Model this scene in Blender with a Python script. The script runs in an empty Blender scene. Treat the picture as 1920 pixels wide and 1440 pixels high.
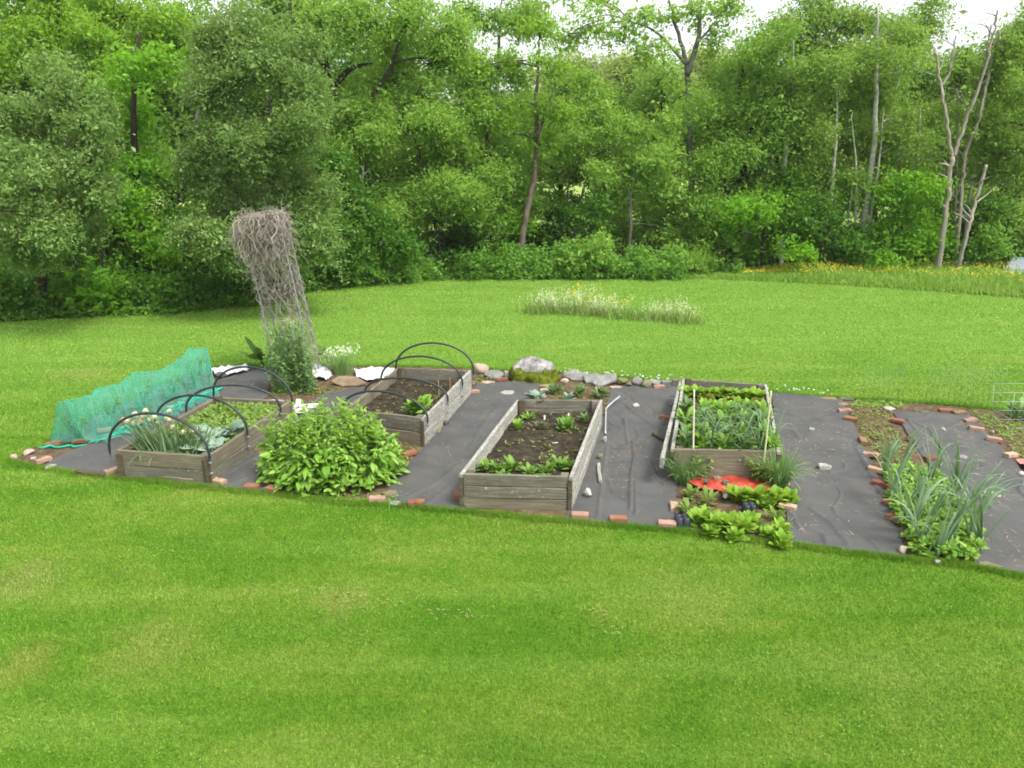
import bpy, bmesh, math, random
import numpy as np
from mathutils import Vector, noise as mnoise

scene = bpy.context.scene
COL = scene.collection
rad = math.radians

# ------------------------------------------------------------------ camera, sky, sun, exposure
CAMH, PITCH, FPX = 3.6, rad(16.7), 1400.0
cd = bpy.data.cameras.new('camera'); cam = bpy.data.objects.new('camera', cd); COL.objects.link(cam)
cam.location = (0, 0, CAMH); cam.rotation_euler = (math.pi / 2 - PITCH, 0, 0)
cd.sensor_width = 36; cd.lens = 36 * FPX / 1920; cd.clip_start = .05; cd.clip_end = 1500
scene.camera = cam

SUN_EL, SUN_AZ = rad(58), rad(132)          # azimuth clockwise from +Y (the way the camera looks)
world = bpy.data.worlds.new('World'); scene.world = world; world.use_nodes = True
wn, wl = world.node_tree.nodes, world.node_tree.links
wn.clear()
wo = wn.new('ShaderNodeOutputWorld'); wb = wn.new('ShaderNodeBackground')
sky = wn.new('ShaderNodeTexSky'); sky.sky_type = 'NISHITA'; sky.sun_disc = False
sky.sun_elevation = SUN_EL; sky.sun_rotation = SUN_AZ; sky.dust_density = 4; sky.air_density = 1.2
hs = wn.new('ShaderNodeHueSaturation'); hs.inputs['Saturation'].default_value = .22; hs.inputs['Value'].default_value = 1.15
wl.new(sky.outputs[0], hs.inputs['Color']); wl.new(hs.outputs[0], wb.inputs[0]); wl.new(wb.outputs[0], wo.inputs[0])
wb.inputs[1].default_value = .15
sd = bpy.data.lights.new('sun', 'SUN'); sd.energy = 1.3; sd.angle = rad(12); sd.color = (1, .96, .88)
sun = bpy.data.objects.new('sun', sd); COL.objects.link(sun)
sdir = Vector((math.sin(SUN_AZ) * math.cos(SUN_EL), math.cos(SUN_AZ) * math.cos(SUN_EL), math.sin(SUN_EL)))
sun.rotation_euler = (-sdir).to_track_quat('-Z', 'Y').to_euler(); sun.location = sdir * 40
vs = scene.view_settings
scene.display_settings.display_device = 'sRGB'
vs.view_transform = 'Standard'; vs.look = 'None'; vs.gamma = 1; vs.use_curve_mapping = False
vs.exposure = 1.15
cy = scene.cycles
cy.max_bounces = 8; cy.diffuse_bounces = 4; cy.glossy_bounces = 2; cy.transmission_bounces = 4; cy.transparent_max_bounces = 12
cy.use_denoising = True; cy.caustics_reflective = False; cy.caustics_refractive = False
cy.filter_width = 1.8

# ------------------------------------------------------------------ where a point of the photograph lies on the ground (or at height z)
CP, SP = math.cos(PITCH), math.sin(PITCH)
def G(px, py, z=0.0):
    x = (px - 960) / FPX; y = -(py - 720) / FPX
    d = Vector((x, CP + y * SP, -SP + y * CP)); t = (CAMH - z) / -d.z
    return Vector((d.x * t, d.y * t, z))
def zat(py, Y):
    y = -(py - 720) / FPX
    return CAMH + Y * (-SP + y * CP) / (CP + y * SP)
def A(px, py, Y):                            # the point at distance Y ahead seen at px, py
    z = zat(py, Y); dep = Y * CP + (CAMH - z) * SP
    return Vector(((px - 960) / FPX * dep, Y, z))
def mpp(p):                                  # metres per photograph pixel at point p
    return (p.y * CP + (CAMH - p.z) * SP) / FPX

# ------------------------------------------------------------------ mesh helpers
class MB:
    def __init__(s): s.V = []; s.F = {}; s.n = 0
    def add(s, V, F):
        V = np.asarray(V, np.float32).reshape(-1, 3)
        F = np.asarray(F, np.int32)
        s.F.setdefault(F.shape[1], []).append(F + s.n); s.V.append(V); s.n += len(V)
    def add_many(s, V, Fs):
        V = np.asarray(V, np.float32).reshape(-1, 3)
        for F in Fs:
            F = np.asarray(F, np.int32); s.F.setdefault(F.shape[1], []).append(F + s.n)
        s.V.append(V); s.n += len(V)
    def mesh(s, name, mat, origin=(0, 0, 0), smooth=True):
        me = bpy.data.meshes.new(name)
        V = np.concatenate(s.V) - np.asarray(origin, np.float32)
        fs = [np.concatenate(v) for v in s.F.values()]
        me.vertices.add(len(V)); me.vertices.foreach_set('co', V.ravel().astype(np.float32))
        loops = np.concatenate([f.ravel() for f in fs]).astype(np.int32)
        tot = np.concatenate([np.full(len(f), f.shape[1], np.int32) for f in fs])
        st = np.concatenate([[0], np.cumsum(tot)[:-1]]).astype(np.int32)
        me.loops.add(len(loops)); me.loops.foreach_set('vertex_index', loops)
        me.polygons.add(len(tot)); me.polygons.foreach_set('loop_start', st)
        me.polygons.foreach_set('use_smooth', np.full(len(tot), smooth))
        me.update(calc_edges=True)
        if mat: me.materials.append(mat)
        return me

def tag(o, label=None, cat=None, group=None, kind=None):
    if label: o['label'] = label
    if cat: o['category'] = cat
    if group: o['group'] = group
    if kind: o['kind'] = kind
    return o
def thing(name, label, cat, loc, group=None):
    o = bpy.data.objects.new(name, None); COL.objects.link(o); o.location = loc; o.empty_display_size = .1
    o['org'] = tuple(loc)
    return tag(o, label, cat, group)
def part(mb, name, mat, parent, smooth=True, kind=None, label=None):
    org = tuple(parent['org'])
    o = bpy.data.objects.new(name, mb.mesh(name, mat, org, smooth)); COL.objects.link(o); o.parent = parent
    o['org'] = org
    return tag(o, label, None, None, kind)
def solo(mb, name, mat, label, cat, loc, group=None, kind=None, smooth=True):
    o = bpy.data.objects.new(name, mb.mesh(name, mat, tuple(loc), smooth)); COL.objects.link(o); o.location = loc
    return tag(o, label, cat, group, kind)
def dup(root, loc, rotz=0, sc=None, label=None, group=None):
    r = root.copy(); COL.objects.link(r); r.location = loc; r.rotation_euler = (0, 0, rotz)
    if sc: r.scale = sc
    if label: r['label'] = label
    if group: r['group'] = group
    for ch in list(root.children):
        c = ch.copy(); COL.objects.link(c); c.parent = r
        for g in ch.children:
            d = g.copy(); COL.objects.link(d); d.parent = c
    return r

def smooth_line(pts, n):
    P = [Vector(p) for p in pts]
    if len(P) == 2: return [P[0].lerp(P[1], i / n) for i in range(n + 1)]
    out = []; m = len(P) - 1
    for i in range(n + 1):
        u = i / n * m; k = min(int(u), m - 1); t = u - k
        p0, p1, p2, p3 = P[max(k - 1, 0)], P[k], P[k + 1], P[min(k + 2, m)]
        out.append(.5 * ((2 * p1) + (p2 - p0) * t + (2 * p0 - 5 * p1 + 4 * p2 - p3) * t * t + (3 * p1 - p0 - 3 * p2 + p3) * t ** 3))
    return out
def tube(mb, pts, r, n=8, cap=True):
    P = np.array([tuple(p) for p in pts], float); m = len(P)
    R = np.full(m, r) if np.isscalar(r) else np.interp(np.linspace(0, 1, m), np.linspace(0, 1, len(r)), r)
    T = np.gradient(P, axis=0); T /= np.linalg.norm(T, axis=1)[:, None] + 1e-9
    ref = np.array([0, 0, 1.]) if abs(T[:, 2]).mean() < .8 else np.array([1., 0, 0])
    U = np.cross(T, ref); U /= np.linalg.norm(U, axis=1)[:, None] + 1e-9; W = np.cross(T, U)
    a = np.linspace(0, 2 * math.pi, n, endpoint=False)
    V = P[:, None] + R[:, None, None] * (np.cos(a)[None, :, None] * U[:, None] + np.sin(a)[None, :, None] * W[:, None])
    i = np.arange(m - 1)[:, None] * n; j = np.arange(n)[None]; k = (j + 1) % n
    F = np.stack([i + j, i + k, i + n + k, i + n + j], -1).reshape(-1, 4)
    Fs = [F]
    if cap: Fs.append(np.array([list(range(n))[::-1], [(m - 1) * n + q for q in range(n)]]))
    mb.add_many(V.reshape(-1, 3), Fs)
def beam(L, w, h, seed=0, seg=14, ch=.006, jit=.0025):
    """a weathered board: x 0..L, y +-w/2, z 0..h, chamfered and slightly uneven"""
    g = np.random.default_rng(seed)
    c = min(ch, w * .3, h * .3)
    prof = np.array([(-w / 2 + c, 0), (w / 2 - c, 0), (w / 2, c), (w / 2, h - c), (w / 2 - c, h), (-w / 2 + c, h), (-w / 2, h - c), (-w / 2, c)])
    X = np.linspace(0, L, seg + 1); bow = g.normal(0, 1, 3) * jit
    V = []
    for i, x in enumerate(X):
        t = x / L
        p = prof + g.normal(0, jit * .45, prof.shape) + np.array([bow[0] * math.sin(math.pi * t) * 2, bow[1] * math.sin(2 * math.pi * t)])
        V.append(np.column_stack([np.full(8, x), p]))
    V = np.concatenate(V); n = 8; m = seg + 1
    i = np.arange(m - 1)[:, None] * n; j = np.arange(n)[None]; k = (j + 1) % n
    F = np.stack([i + j, i + n + j, i + n + k, i + k], -1).reshape(-1, 4)
    return V, [F, np.array([list(range(8)), [(m - 1) * n + q for q in range(n)][::-1]])]
def board(name, p0, p1, z0, h, w, mat, parent, seed, label=None):
    p0, p1 = Vector(p0), Vector(p1); d = (p1 - p0); d.z = 0; L = d.length
    mb = MB(); V, Fs = beam(L, w, h, seed); mb.add_many(V, Fs)
    o = bpy.data.objects.new(name, mb.mesh(name, mat, (0, 0, 0), False)); COL.objects.link(o)
    o.parent = parent; org = Vector(parent['org'])
    o.location = Vector((p0.x, p0.y, z0)) - org; o.rotation_euler = (0, 0, math.atan2(d.y, d.x))
    if label: o['label'] = label
    return o

def profile(kind, t):
    if kind == 'leaf':
        return np.where(t < .16, .07, np.sin(np.clip((t - .12) / .88, 0, 1) * math.pi) ** .75) + .0
    if kind == 'spoon':
        return np.where(t < .3, .12, np.sin(np.clip(.12 + (t - .28) / .72 * .86, 0, 1) * math.pi) ** .6)
    if kind == 'oval':
        return np.where(t < .15, .16, .16 + .84 * np.sin(np.clip((t - .1) / .88, 0, 1) ** 1.25 * math.pi) ** .55)
    if kind == 'round':
        return np.sin(np.clip(t * .97 + .02, 0, 1) * math.pi) ** .55
    return np.clip(1 - t, 0, 1) ** .6 * np.clip(.75 + t, 0, 1) + .02
def leaves(mb, P, az, el, L, W, droop=.6, prof='leaf', seg=4, cup=.15, roll=0, wavy=0, g=None, dexp=1.3):
    P = np.asarray(P, float).reshape(-1, 3); N = len(P)
    az, el, L, W, droop, roll = [np.broadcast_to(np.asarray(q, float), (N,)) for q in (az, el, L, W, droop, roll)]
    t = np.linspace(0, 1, seg + 1)
    th = el[:, None] - droop[:, None] * t[None] ** dexp
    H = np.stack([np.cos(az), np.sin(az), np.zeros(N)], -1); Z = np.array([0, 0, 1.])
    tan = np.cos(th)[..., None] * H[:, None] + np.sin(th)[..., None] * Z
    step = (tan[:, 1:] + tan[:, :-1]) / 2 * (L / seg)[:, None, None]
    mid = np.concatenate([P[:, None], P[:, None] + np.cumsum(step, 1)], 1)
    S = np.stack([-np.sin(az), np.cos(az), np.zeros(N)], -1)[:, None] * np.ones((1, seg + 1, 1))
    nr = np.cross(tan, S)
    S2 = S * np.cos(roll)[:, None, None] + nr * np.sin(roll)[:, None, None]
    n2 = np.cross(tan, S2)
    w = profile(prof, t)[None, :] * W[:, None] / 2
    if wavy and g is not None:
        lift1 = g.normal(0, wavy, w.shape) * w; lift2 = g.normal(0, wavy, w.shape) * w
    else: lift1 = lift2 = 0 * w
    a = mid + S2 * w[..., None] + n2 * ((cup * w + lift1)[..., None]) * -1
    b = mid - S2 * w[..., None] + n2 * ((cup * w + lift2)[..., None]) * -1
    V = np.stack([a, mid, b], 2).reshape(-1, 3)
    q = (seg + 1) * 3
    base = np.arange(N)[:, None, None] * q; i = np.arange(seg)[None, :, None] * 3; j = np.arange(2)[None, None]
    f = base + i + j
    F = np.stack([f, f + 1, f + 4, f + 3], -1).reshape(-1, 4)
    mb.add(V, F)
def diamonds(mb, P, nrm, size, asp, g):
    N = len(P)
    nrm = nrm / (np.linalg.norm(nrm, axis=1)[:, None] + 1e-9)
    r = g.normal(0, 1, (N, 3)); u = np.cross(nrm, r); u /= np.linalg.norm(u, axis=1)[:, None] + 1e-9
    v = np.cross(nrm, u); s = size[:, None] / 2
    bend = nrm * s * .25
    V = np.stack([P - u * s, P + v * s * asp + bend, P + u * s - bend * .5, P - v * s * asp + bend], 1).reshape(-1, 3)
    F = np.arange(N * 4).reshape(-1, 4)
    mb.add(V, F)
def unit(g, n):
    d = g.normal(0, 1, (n, 3)); return d / np.linalg.norm(d, axis=1)[:, None]
def foliage(mb, blobs, leaf, lai, sprig, g, asp=.5, k=14, inner=.35, droopy=0.0):
    for (c, rx, ry, rz) in blobs:
        area = math.pi * rx * rz
        n = int(lai * 3.6 * area / (leaf * leaf * asp)) + 20
        ns = max(6, n // k)
        d = unit(g, ns)
        ph = g.uniform(0, 6.28, 6)
        wob = 1 + .16 * np.sin(5 * d[:, 0] + ph[0]) * np.sin(5 * d[:, 2] + ph[1]) + .14 * np.sin(9 * d[:, 1] + 7 * d[:, 2] + ph[2]) + .10 * np.sin(13 * d[:, 0] - 9 * d[:, 2] + ph[3])
        rr = g.uniform(inner ** 3, 1, ns) ** (1 / 3) * wob
        rr *= np.where(g.random(ns) < .24, g.uniform(1.0, 1.55, ns), 1)
        sc = np.array(c)[None] + d * rr[:, None] * np.array([rx, ry, rz])
        m = d * .45 + np.array([0, 0, .55]) + g.normal(0, .4, (ns, 3)); m /= np.linalg.norm(m, axis=1)[:, None]
        ax = d * np.array([1, 1, .55]) + g.normal(0, .45, (ns, 3)) + np.array([0, 0, -.05]); ax /= np.linalg.norm(ax, axis=1)[:, None]
        sg = sprig * np.exp(g.normal(0, .38, ns))
        u = g.uniform(-1.1, 1.5, (ns, k, 1))
        lat = g.normal(0, 1, (ns, k, 3)) * (.52 - .18 * u); al = (lat * m[:, None]).sum(-1, keepdims=True); lat -= al * m[:, None] * .55
        off = (ax[:, None] * u * 1.25 + lat) * sg[:, None, None]
        P = (sc[:, None] + off).reshape(-1, 3)
        nn = (m[:, None] + g.normal(0, .62, (ns, k, 3))).reshape(-1, 3)
        keep = P[:, 2] > .02
        P, nn = P[keep], nn[keep]
        diamonds(mb, P, nn, leaf * np.exp(g.normal(-.05, .32, len(P))), asp, g)
def in_poly(x, y, poly):
    r = np.zeros(len(x), bool); n = len(poly)
    for i in range(n):
        x1, y1 = poly[i][:2]; x2, y2 = poly[(i + 1) % n][:2]
        c = ((y1 > y) != (y2 > y)) & (x < (x2 - x1) * (y - y1) / (y2 - y1 + 1e-12) + x1)
        r ^= c
    return r
def resample(P, n):
    P = np.array([tuple(p)[:2] for p in P], float)
    s = np.concatenate([[0], np.cumsum(np.linalg.norm(np.diff(P, axis=0), axis=1))]); u = np.linspace(0, s[-1], n)
    return np.column_stack([np.interp(u, s, P[:, 0]), np.interp(u, s, P[:, 1])])
def ruled(left, right, nv, nu):
    a, b = resample(left, nv), resample(right, nv); t = np.linspace(0, 1, nu)[None, :, None]
    return a[:, None] * (1 - t) + b[:, None] * t
def grid_faces(nv, nu):
    i = np.arange(nv - 1)[:, None] * nu; j = np.arange(nu - 1)[None]
    return np.stack([i + j, i + j + 1, i + nu + j + 1, i + nu + j], -1).reshape(-1, 4)
def vnoise(x, y, s, seed=0, oct=3):
    """cheap smooth value noise for arrays"""
    out = np.zeros_like(x, dtype=float); amp = 1; tot = 0
    for o in range(oct):
        f = s * 2 ** o; X = x * f + 17.3 * seed + 3.1 * o; Y = y * f - 9.7 * seed + 5.7 * o
        xi, yi = np.floor(X).astype(np.int64), np.floor(Y).astype(np.int64); fx, fy = X - xi, Y - yi
        fx = fx * fx * (3 - 2 * fx); fy = fy * fy * (3 - 2 * fy)
        h = lambda a, b: ((np.sin(a * 127.1 + b * 311.7 + 74.7 * seed) * 43758.5453) % 1.0)
        v = (h(xi, yi) * (1 - fx) + h(xi + 1, yi) * fx) * (1 - fy) + (h(xi, yi + 1) * (1 - fx) + h(xi + 1, yi + 1) * fx) * fy
        out += v * amp; tot += amp; amp *= .5
    return out / tot

# ------------------------------------------------------------------ materials
def newmat(name):
    m = bpy.data.materials.new(name); m.use_nodes = True
    N, L = m.node_tree.nodes, m.node_tree.links; N.clear()
    o = N.new('ShaderNodeOutputMaterial')
    return m, N, L, o
def coords(N, L, mode, scale=(1, 1, 1)):
    mp = N.new('ShaderNodeMapping'); mp.inputs['Scale'].default_value = scale
    if mode == 'world':
        q = N.new('ShaderNodeNewGeometry'); L.new(q.outputs['Position'], mp.inputs['Vector'])
    else:
        q = N.new('ShaderNodeTexCoord'); L.new(q.outputs['Object'], mp.inputs['Vector'])
        oi = N.new('ShaderNodeObjectInfo'); mul = N.new('ShaderNodeMath'); mul.operation = 'MULTIPLY'; mul.inputs[1].default_value = 37
        L.new(oi.outputs['Random'], mul.inputs[0]); cx = N.new('ShaderNodeCombineXYZ')
        for i in range(3): L.new(mul.outputs[0], cx.inputs[i])
        L.new(cx.outputs[0], mp.inputs['Location'])
    return mp.outputs[0]
def nz(N, L, vec, scale, detail=4, rough=.55, dist=0):
    n = N.new('ShaderNodeTexNoise'); L.new(vec, n.inputs['Vector'])
    n.inputs['Scale'].default_value = scale; n.inputs['Detail'].default_value = detail; n.inputs['Roughness'].default_value = rough; n.inputs['Distortion'].default_value = dist
    return n.outputs['Fac']
def ramp(N, L, fac, stops):
    r = N.new('ShaderNodeValToRGB'); L.new(fac, r.inputs[0]); e = r.color_ramp.elements
    while len(e) < len(stops): e.new(.5)
    for q, (p, c) in zip(e, stops):
        q.position = p; q.color = (*c, 1) if len(c) == 3 else c
    return r.outputs[0]
def mix(N, L, fac, a, b):
    m = N.new('ShaderNodeMix'); m.data_type = 'RGBA'
    if isinstance(fac, (int, float)): m.inputs[0].default_value = fac
    else: L.new(fac, m.inputs[0])
    for s, v in ((6, a), (7, b)):
        if isinstance(v, tuple): m.inputs[s].default_value = (*v, 1)
        else: L.new(v, m.inputs[s])
    return m.outputs[2]
def mixf(N, L, f, a, b):
    m = N.new('ShaderNodeMix'); m.data_type = 'FLOAT'; m.inputs[0].default_value = f; L.new(a, m.inputs[2]); L.new(b, m.inputs[3]); return m.outputs[0]
def bump(N, L, h, strength, dist=.01):
    b = N.new('ShaderNodeBump'); b.inputs['Strength'].default_value = strength; b.inputs['Distance'].default_value = dist
    L.new(h, b.inputs['Height']); return b.outputs[0]
def princ(N, L, o, col, rough=.8, spec=.25, nrm=None, metal=0):
    p = N.new('ShaderNodeBsdfPrincipled')
    if isinstance(col, tuple): p.inputs['Base Color'].default_value = (*col, 1)
    else: L.new(col, p.inputs['Base Color'])
    p.inputs['Roughness'].default_value = rough; p.inputs['Specular IOR Level'].default_value = spec; p.inputs['Metallic'].default_value = metal
    if nrm is not None: L.new(nrm, p.inputs['Normal'])
    L.new(p.outputs[0], o.inputs[0]); return p
MATS = {}
def noisy(name, stops, scale, rough=.85, spec=.2, bstr=.4, bdist=.01, bscale=None, mode='object', stretch=(1, 1, 1), detail=6, patches=None, metal=0):
    """noise-coloured surface; patches = list of (noise scale, threshold, softness, colour)"""
    if name in MATS: return MATS[name]
    m, N, L, o = newmat(name); v = coords(N, L, mode, stretch)
    f = nz(N, L, v, scale, detail, .6); c = ramp(N, L, f, stops)
    for (s, th, sf, pc) in (patches or []):
        q = nz(N, L, coords(N, L, mode), s, 5, .65); k = ramp(N, L, q, [(th, (0, 0, 0)), (min(1, th + sf), (1, 1, 1))])
        c = mix(N, L, k, c, pc)
    h = nz(N, L, v, bscale or scale * 3, 6, .65)
    princ(N, L, o, c, rough, spec, bump(N, L, h, bstr, bdist), metal)
    MATS[name] = m; return m
def leafmat(name, c1, c2, c3, trans=.35, tcol=None, spec=.25, rough=.55, pv=.5, pscale=.6):
    """leaf: colour varies from leaf to leaf and softly through the plant; light passes through"""
    if name in MATS: return MATS[name]
    m, N, L, o = newmat(name)
    geo = N.new('ShaderNodeNewGeometry')
    f = nz(N, L, coords(N, L, 'world'), pscale, 3, .6)
    mx = N.new('ShaderNodeMix'); mx.data_type = 'FLOAT'; mx.inputs[0].default_value = pv
    L.new(geo.outputs['Random Per Island'], mx.inputs[2]); L.new(f, mx.inputs[3])
    c = ramp(N, L, mx.outputs[0], [(.12, c1), (.5, c2), (.9, c3)])
    p = N.new('ShaderNodeBsdfPrincipled'); L.new(c, p.inputs['Base Color']); p.inputs['Roughness'].default_value = rough; p.inputs['Specular IOR Level'].default_value = spec
    t = N.new('ShaderNodeBsdfTranslucent')
    tc = mix(N, L, .5, c, tcol or (c3[0] * 1.5, c3[1] * 1.35, c3[2] * .7)); L.new(tc, t.inputs['Color'])
    ms = N.new('ShaderNodeMixShader'); ms.inputs[0].default_value = trans
    L.new(p.outputs[0], ms.inputs[1]); L.new(t.outputs[0], ms.inputs[2]); L.new(ms.outputs[0], o.inputs[0])
    MATS[name] = m; return m
def plain(name, col, rough=.6, spec=.3, metal=0):
    if name in MATS: return MATS[name]
    m, N, L, o = newmat(name); v = coords(N, L, 'object')
    f = nz(N, L, v, 9, 5); c = ramp(N, L, f, [(.25, tuple(x * .8 for x in col)), (.75, tuple(min(1, x * 1.15) for x in col))])
    princ(N, L, o, c, rough, spec, bump(N, L, nz(N, L, v, 60), .15, .004), metal); MATS[name] = m; return m

# lawn colours shared by the sheet and the blades: worn, yellowish and lush patches, faint mowing bands
def lawn_colour(N, L, k=1.0):
    v = coords(N, L, 'world')
    f1 = nz(N, L, coords(N, L, 'world', (.55, 1.2, 1)), .9, 6, .65, .6); f2 = nz(N, L, v, 6.0, 5, .7)
    mx = N.new('ShaderNodeMix'); mx.data_type = 'FLOAT'; mx.inputs[0].default_value = .30
    L.new(f1, mx.inputs[2]); L.new(f2, mx.inputs[3])
    c = ramp(N, L, mx.outputs[0], [(.28, (.088 * k, .240 * k, .014 * k)), (.46, (.148 * k, .300 * k, .024 * k)), (.56, (.205 * k, .338 * k, .038 * k)), (.74, (.320 * k, .372 * k, .085 * k))])
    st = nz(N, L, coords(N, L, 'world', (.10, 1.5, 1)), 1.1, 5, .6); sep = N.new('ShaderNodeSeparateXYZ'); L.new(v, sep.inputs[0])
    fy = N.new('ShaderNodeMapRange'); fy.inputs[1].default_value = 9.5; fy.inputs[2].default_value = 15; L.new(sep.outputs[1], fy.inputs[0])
    c = mix(N, L, ramp(N, L, st, [(.50, (0, 0, 0)), (.66, (.4, .4, .4))]), c, (.27 * k, .42 * k, .075 * k))
    c = mix(N, L, ramp(N, L, st, [(.34, (.25, .25, .25)), (.48, (0, 0, 0))]), c, (.105 * k, .275 * k, .022 * k))
    c = mix(N, L, ramp(N, L, fy.outputs[0], [(0, (0, 0, 0)), (1, (.5, .5, .5))]), c, (.285 * k, .49 * k, .085 * k))  # far grass lightened: brightness of the grazing view put into the colour
    f3 = nz(N, L, coords(N, L, 'world', (.6, 1.3, 1)), 1.7, 6, .7)
    kk = ramp(N, L, f3, [(.64, (0, 0, 0)), (.76, (.65, .65, .65))])
    c = mix(N, L, kk, c, (.40 * k, .35 * k, .14 * k))
    for (sx_, sy_, sr, sc_) in ((45, 1085, .42, (.36, .36, .12)), (55, 1240, .30, (.36, .34, .09)), (290, 1215, .45, (.34, .36, .09)), (640, 1130, .25, (.36, .35, .11)), (1290, 1115, .5, (.30, .37, .08)), (150, 700, .6, (.32, .36, .10)), (1700, 1290, .5, (.26, .36, .07))):
        q = G(sx_, sy_); vd = N.new('ShaderNodeVectorMath'); vd.operation = 'DISTANCE'; vd.inputs[1].default_value = (q.x, q.y, 0); mpq = N.new('ShaderNodeMapping'); mpq.inputs['Scale'].default_value = (1, 1, 0); L.new(v, mpq.inputs['Vector']); L.new(mpq.outputs[0], vd.inputs[0])
        dn = N.new('ShaderNodeMath'); dn.operation = 'MULTIPLY_ADD'; L.new(nz(N, L, v, 3.2, 5, .7), dn.inputs[0]); dn.inputs[1].default_value = sr * 2.2; L.new(vd.outputs['Value'], dn.inputs[2])
        mq = N.new('ShaderNodeMapRange'); mq.inputs[1].default_value = sr * 1.1; mq.inputs[2].default_value = sr * 2.3; mq.inputs[3].default_value = .5; mq.inputs[4].default_value = 0; L.new(dn.outputs[0], mq.inputs[0])
        c = mix(N, L, mq.outputs[0], c, tuple(x * k for x in sc_))
    sp = nz(N, L, v, 38, 4, .75); hv = N.new('ShaderNodeHueSaturation'); mr = N.new('ShaderNodeMapRange'); mr.inputs[1].default_value = .33; mr.inputs[2].default_value = .67; mr.inputs[3].default_value = .74; mr.inputs[4].default_value = 1.28
    L.new(sp, mr.inputs[0]); L.new(mr.outputs[0], hv.inputs['Value']); L.new(c, hv.inputs['Color']); c = hv.outputs[0]
    return c
def make_lawn_mats():
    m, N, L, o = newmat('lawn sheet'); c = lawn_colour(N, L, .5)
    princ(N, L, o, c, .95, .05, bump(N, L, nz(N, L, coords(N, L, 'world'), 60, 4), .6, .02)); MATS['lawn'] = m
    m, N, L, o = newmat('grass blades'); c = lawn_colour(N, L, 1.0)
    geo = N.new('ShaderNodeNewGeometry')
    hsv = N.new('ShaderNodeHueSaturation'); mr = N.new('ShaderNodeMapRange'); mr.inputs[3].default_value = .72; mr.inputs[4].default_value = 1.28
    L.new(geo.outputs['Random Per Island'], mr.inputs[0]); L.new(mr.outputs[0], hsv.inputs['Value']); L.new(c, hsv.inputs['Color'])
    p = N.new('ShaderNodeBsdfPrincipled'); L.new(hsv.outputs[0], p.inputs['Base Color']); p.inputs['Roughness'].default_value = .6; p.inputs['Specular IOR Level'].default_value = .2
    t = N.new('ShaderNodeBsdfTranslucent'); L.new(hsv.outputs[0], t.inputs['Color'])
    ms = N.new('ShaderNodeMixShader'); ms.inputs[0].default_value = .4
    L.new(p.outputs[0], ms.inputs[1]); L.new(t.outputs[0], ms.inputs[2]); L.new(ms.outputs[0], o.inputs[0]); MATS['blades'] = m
make_lawn_mats()

M_SOIL = noisy('garden soil', [(.25, (.017, .0135, .009)), (.5, (.036, .029, .019)), (.75, (.080, .066, .044))], 9, .95, .1, .9, .03, 30, 'world', patches=[(55, .63, .05, (.30, .24, .16))])
M_PLOT = noisy('weedy plot soil', [(.25, (.05, .034, .022)), (.5, (.10, .068, .042)), (.75, (.19, .14, .085))], 7, .95, .1, .9, .03, 30, 'world', patches=[(3.0, .56, .15, (.15, .15, .045)), (50, .62, .06, (.34, .26, .16))])
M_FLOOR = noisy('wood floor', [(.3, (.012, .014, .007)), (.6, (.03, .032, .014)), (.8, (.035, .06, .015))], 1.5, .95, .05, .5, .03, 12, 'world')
M_FIELD = noisy('far field', [(.3, (.15, .24, .05)), (.55, (.24, .32, .08)), (.8, (.34, .38, .14))], .12, .95, .05, .2, .05, 2, 'world')
M_HILL = noisy('hill', [(.3, (.03, .06, .02)), (.7, (.06, .10, .03))], .3, .95, .05, .3, .2, 2, 'world')
M_FABRIC = noisy('weed barrier', [(.25, (.050, .050, .0475)), (.5, (.069, .0685, .0655)), (.8, (.095, .093, .087))], 2.2, .7, .28, .25, .004, 90, 'world', patches=[(1.6, .58, .16, (.105, .088, .072)), (16, .69, .04, (.17, .13, .095)), (.9, .58, .2, (.075, .074, .077)), (5, .66, .06, (.035, .034, .034)), (45, .68, .05, (.13, .115, .10))])
def wood(name, dark, midc, light, moss=.68, lich=.62):
    if name in MATS: return MATS[name]
    m, N, L, o = newmat(name); v = coords(N, L, 'object', (1.2, 22, 22)); u = coords(N, L, 'object')
    f = nz(N, L, v, 3, 7, .65, .3); c = ramp(N, L, f, [(.25, dark), (.5, midc), (.75, light)])
    big = nz(N, L, coords(N, L, 'object', (1, 3, 3)), 2.2, 4); c = mix(N, L, ramp(N, L, big, [(.4, (0, 0, 0)), (.7, (.5, .5, .5))]), c, tuple(x * .55 for x in midc))
    kn = nz(N, L, u, 7, 3, .5); c = mix(N, L, ramp(N, L, kn, [(.70, (0, 0, 0)), (.76, (.8, .8, .8))]), c, (.035, .026, .018))
    q = nz(N, L, u, 28, 6, .7); c = mix(N, L, ramp(N, L, q, [(lich, (0, 0, 0)), (lich + .05, (.75, .75, .75))]), c, (.50, .52, .44))
    q = nz(N, L, u, 5, 6, .7); c = mix(N, L, ramp(N, L, q, [(moss, (0, 0, 0)), (moss + .12, (.7, .7, .7))]), c, (.11, .12, .03))
    princ(N, L, o, c, .85, .15, bump(N, L, f, .7, .006)); MATS[name] = m; return m
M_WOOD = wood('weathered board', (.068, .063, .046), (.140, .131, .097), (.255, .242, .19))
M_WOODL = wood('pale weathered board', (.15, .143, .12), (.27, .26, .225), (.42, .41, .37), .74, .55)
M_WOODD = wood('dark mossy board', (.045, .036, .024), (.095, .076, .05), (.17, .14, .095), .58, .68)
M_WOODB = wood('brown board', (.086, .076, .050), (.158, .139, .096), (.25, .228, .165), .70, .70)
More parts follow.
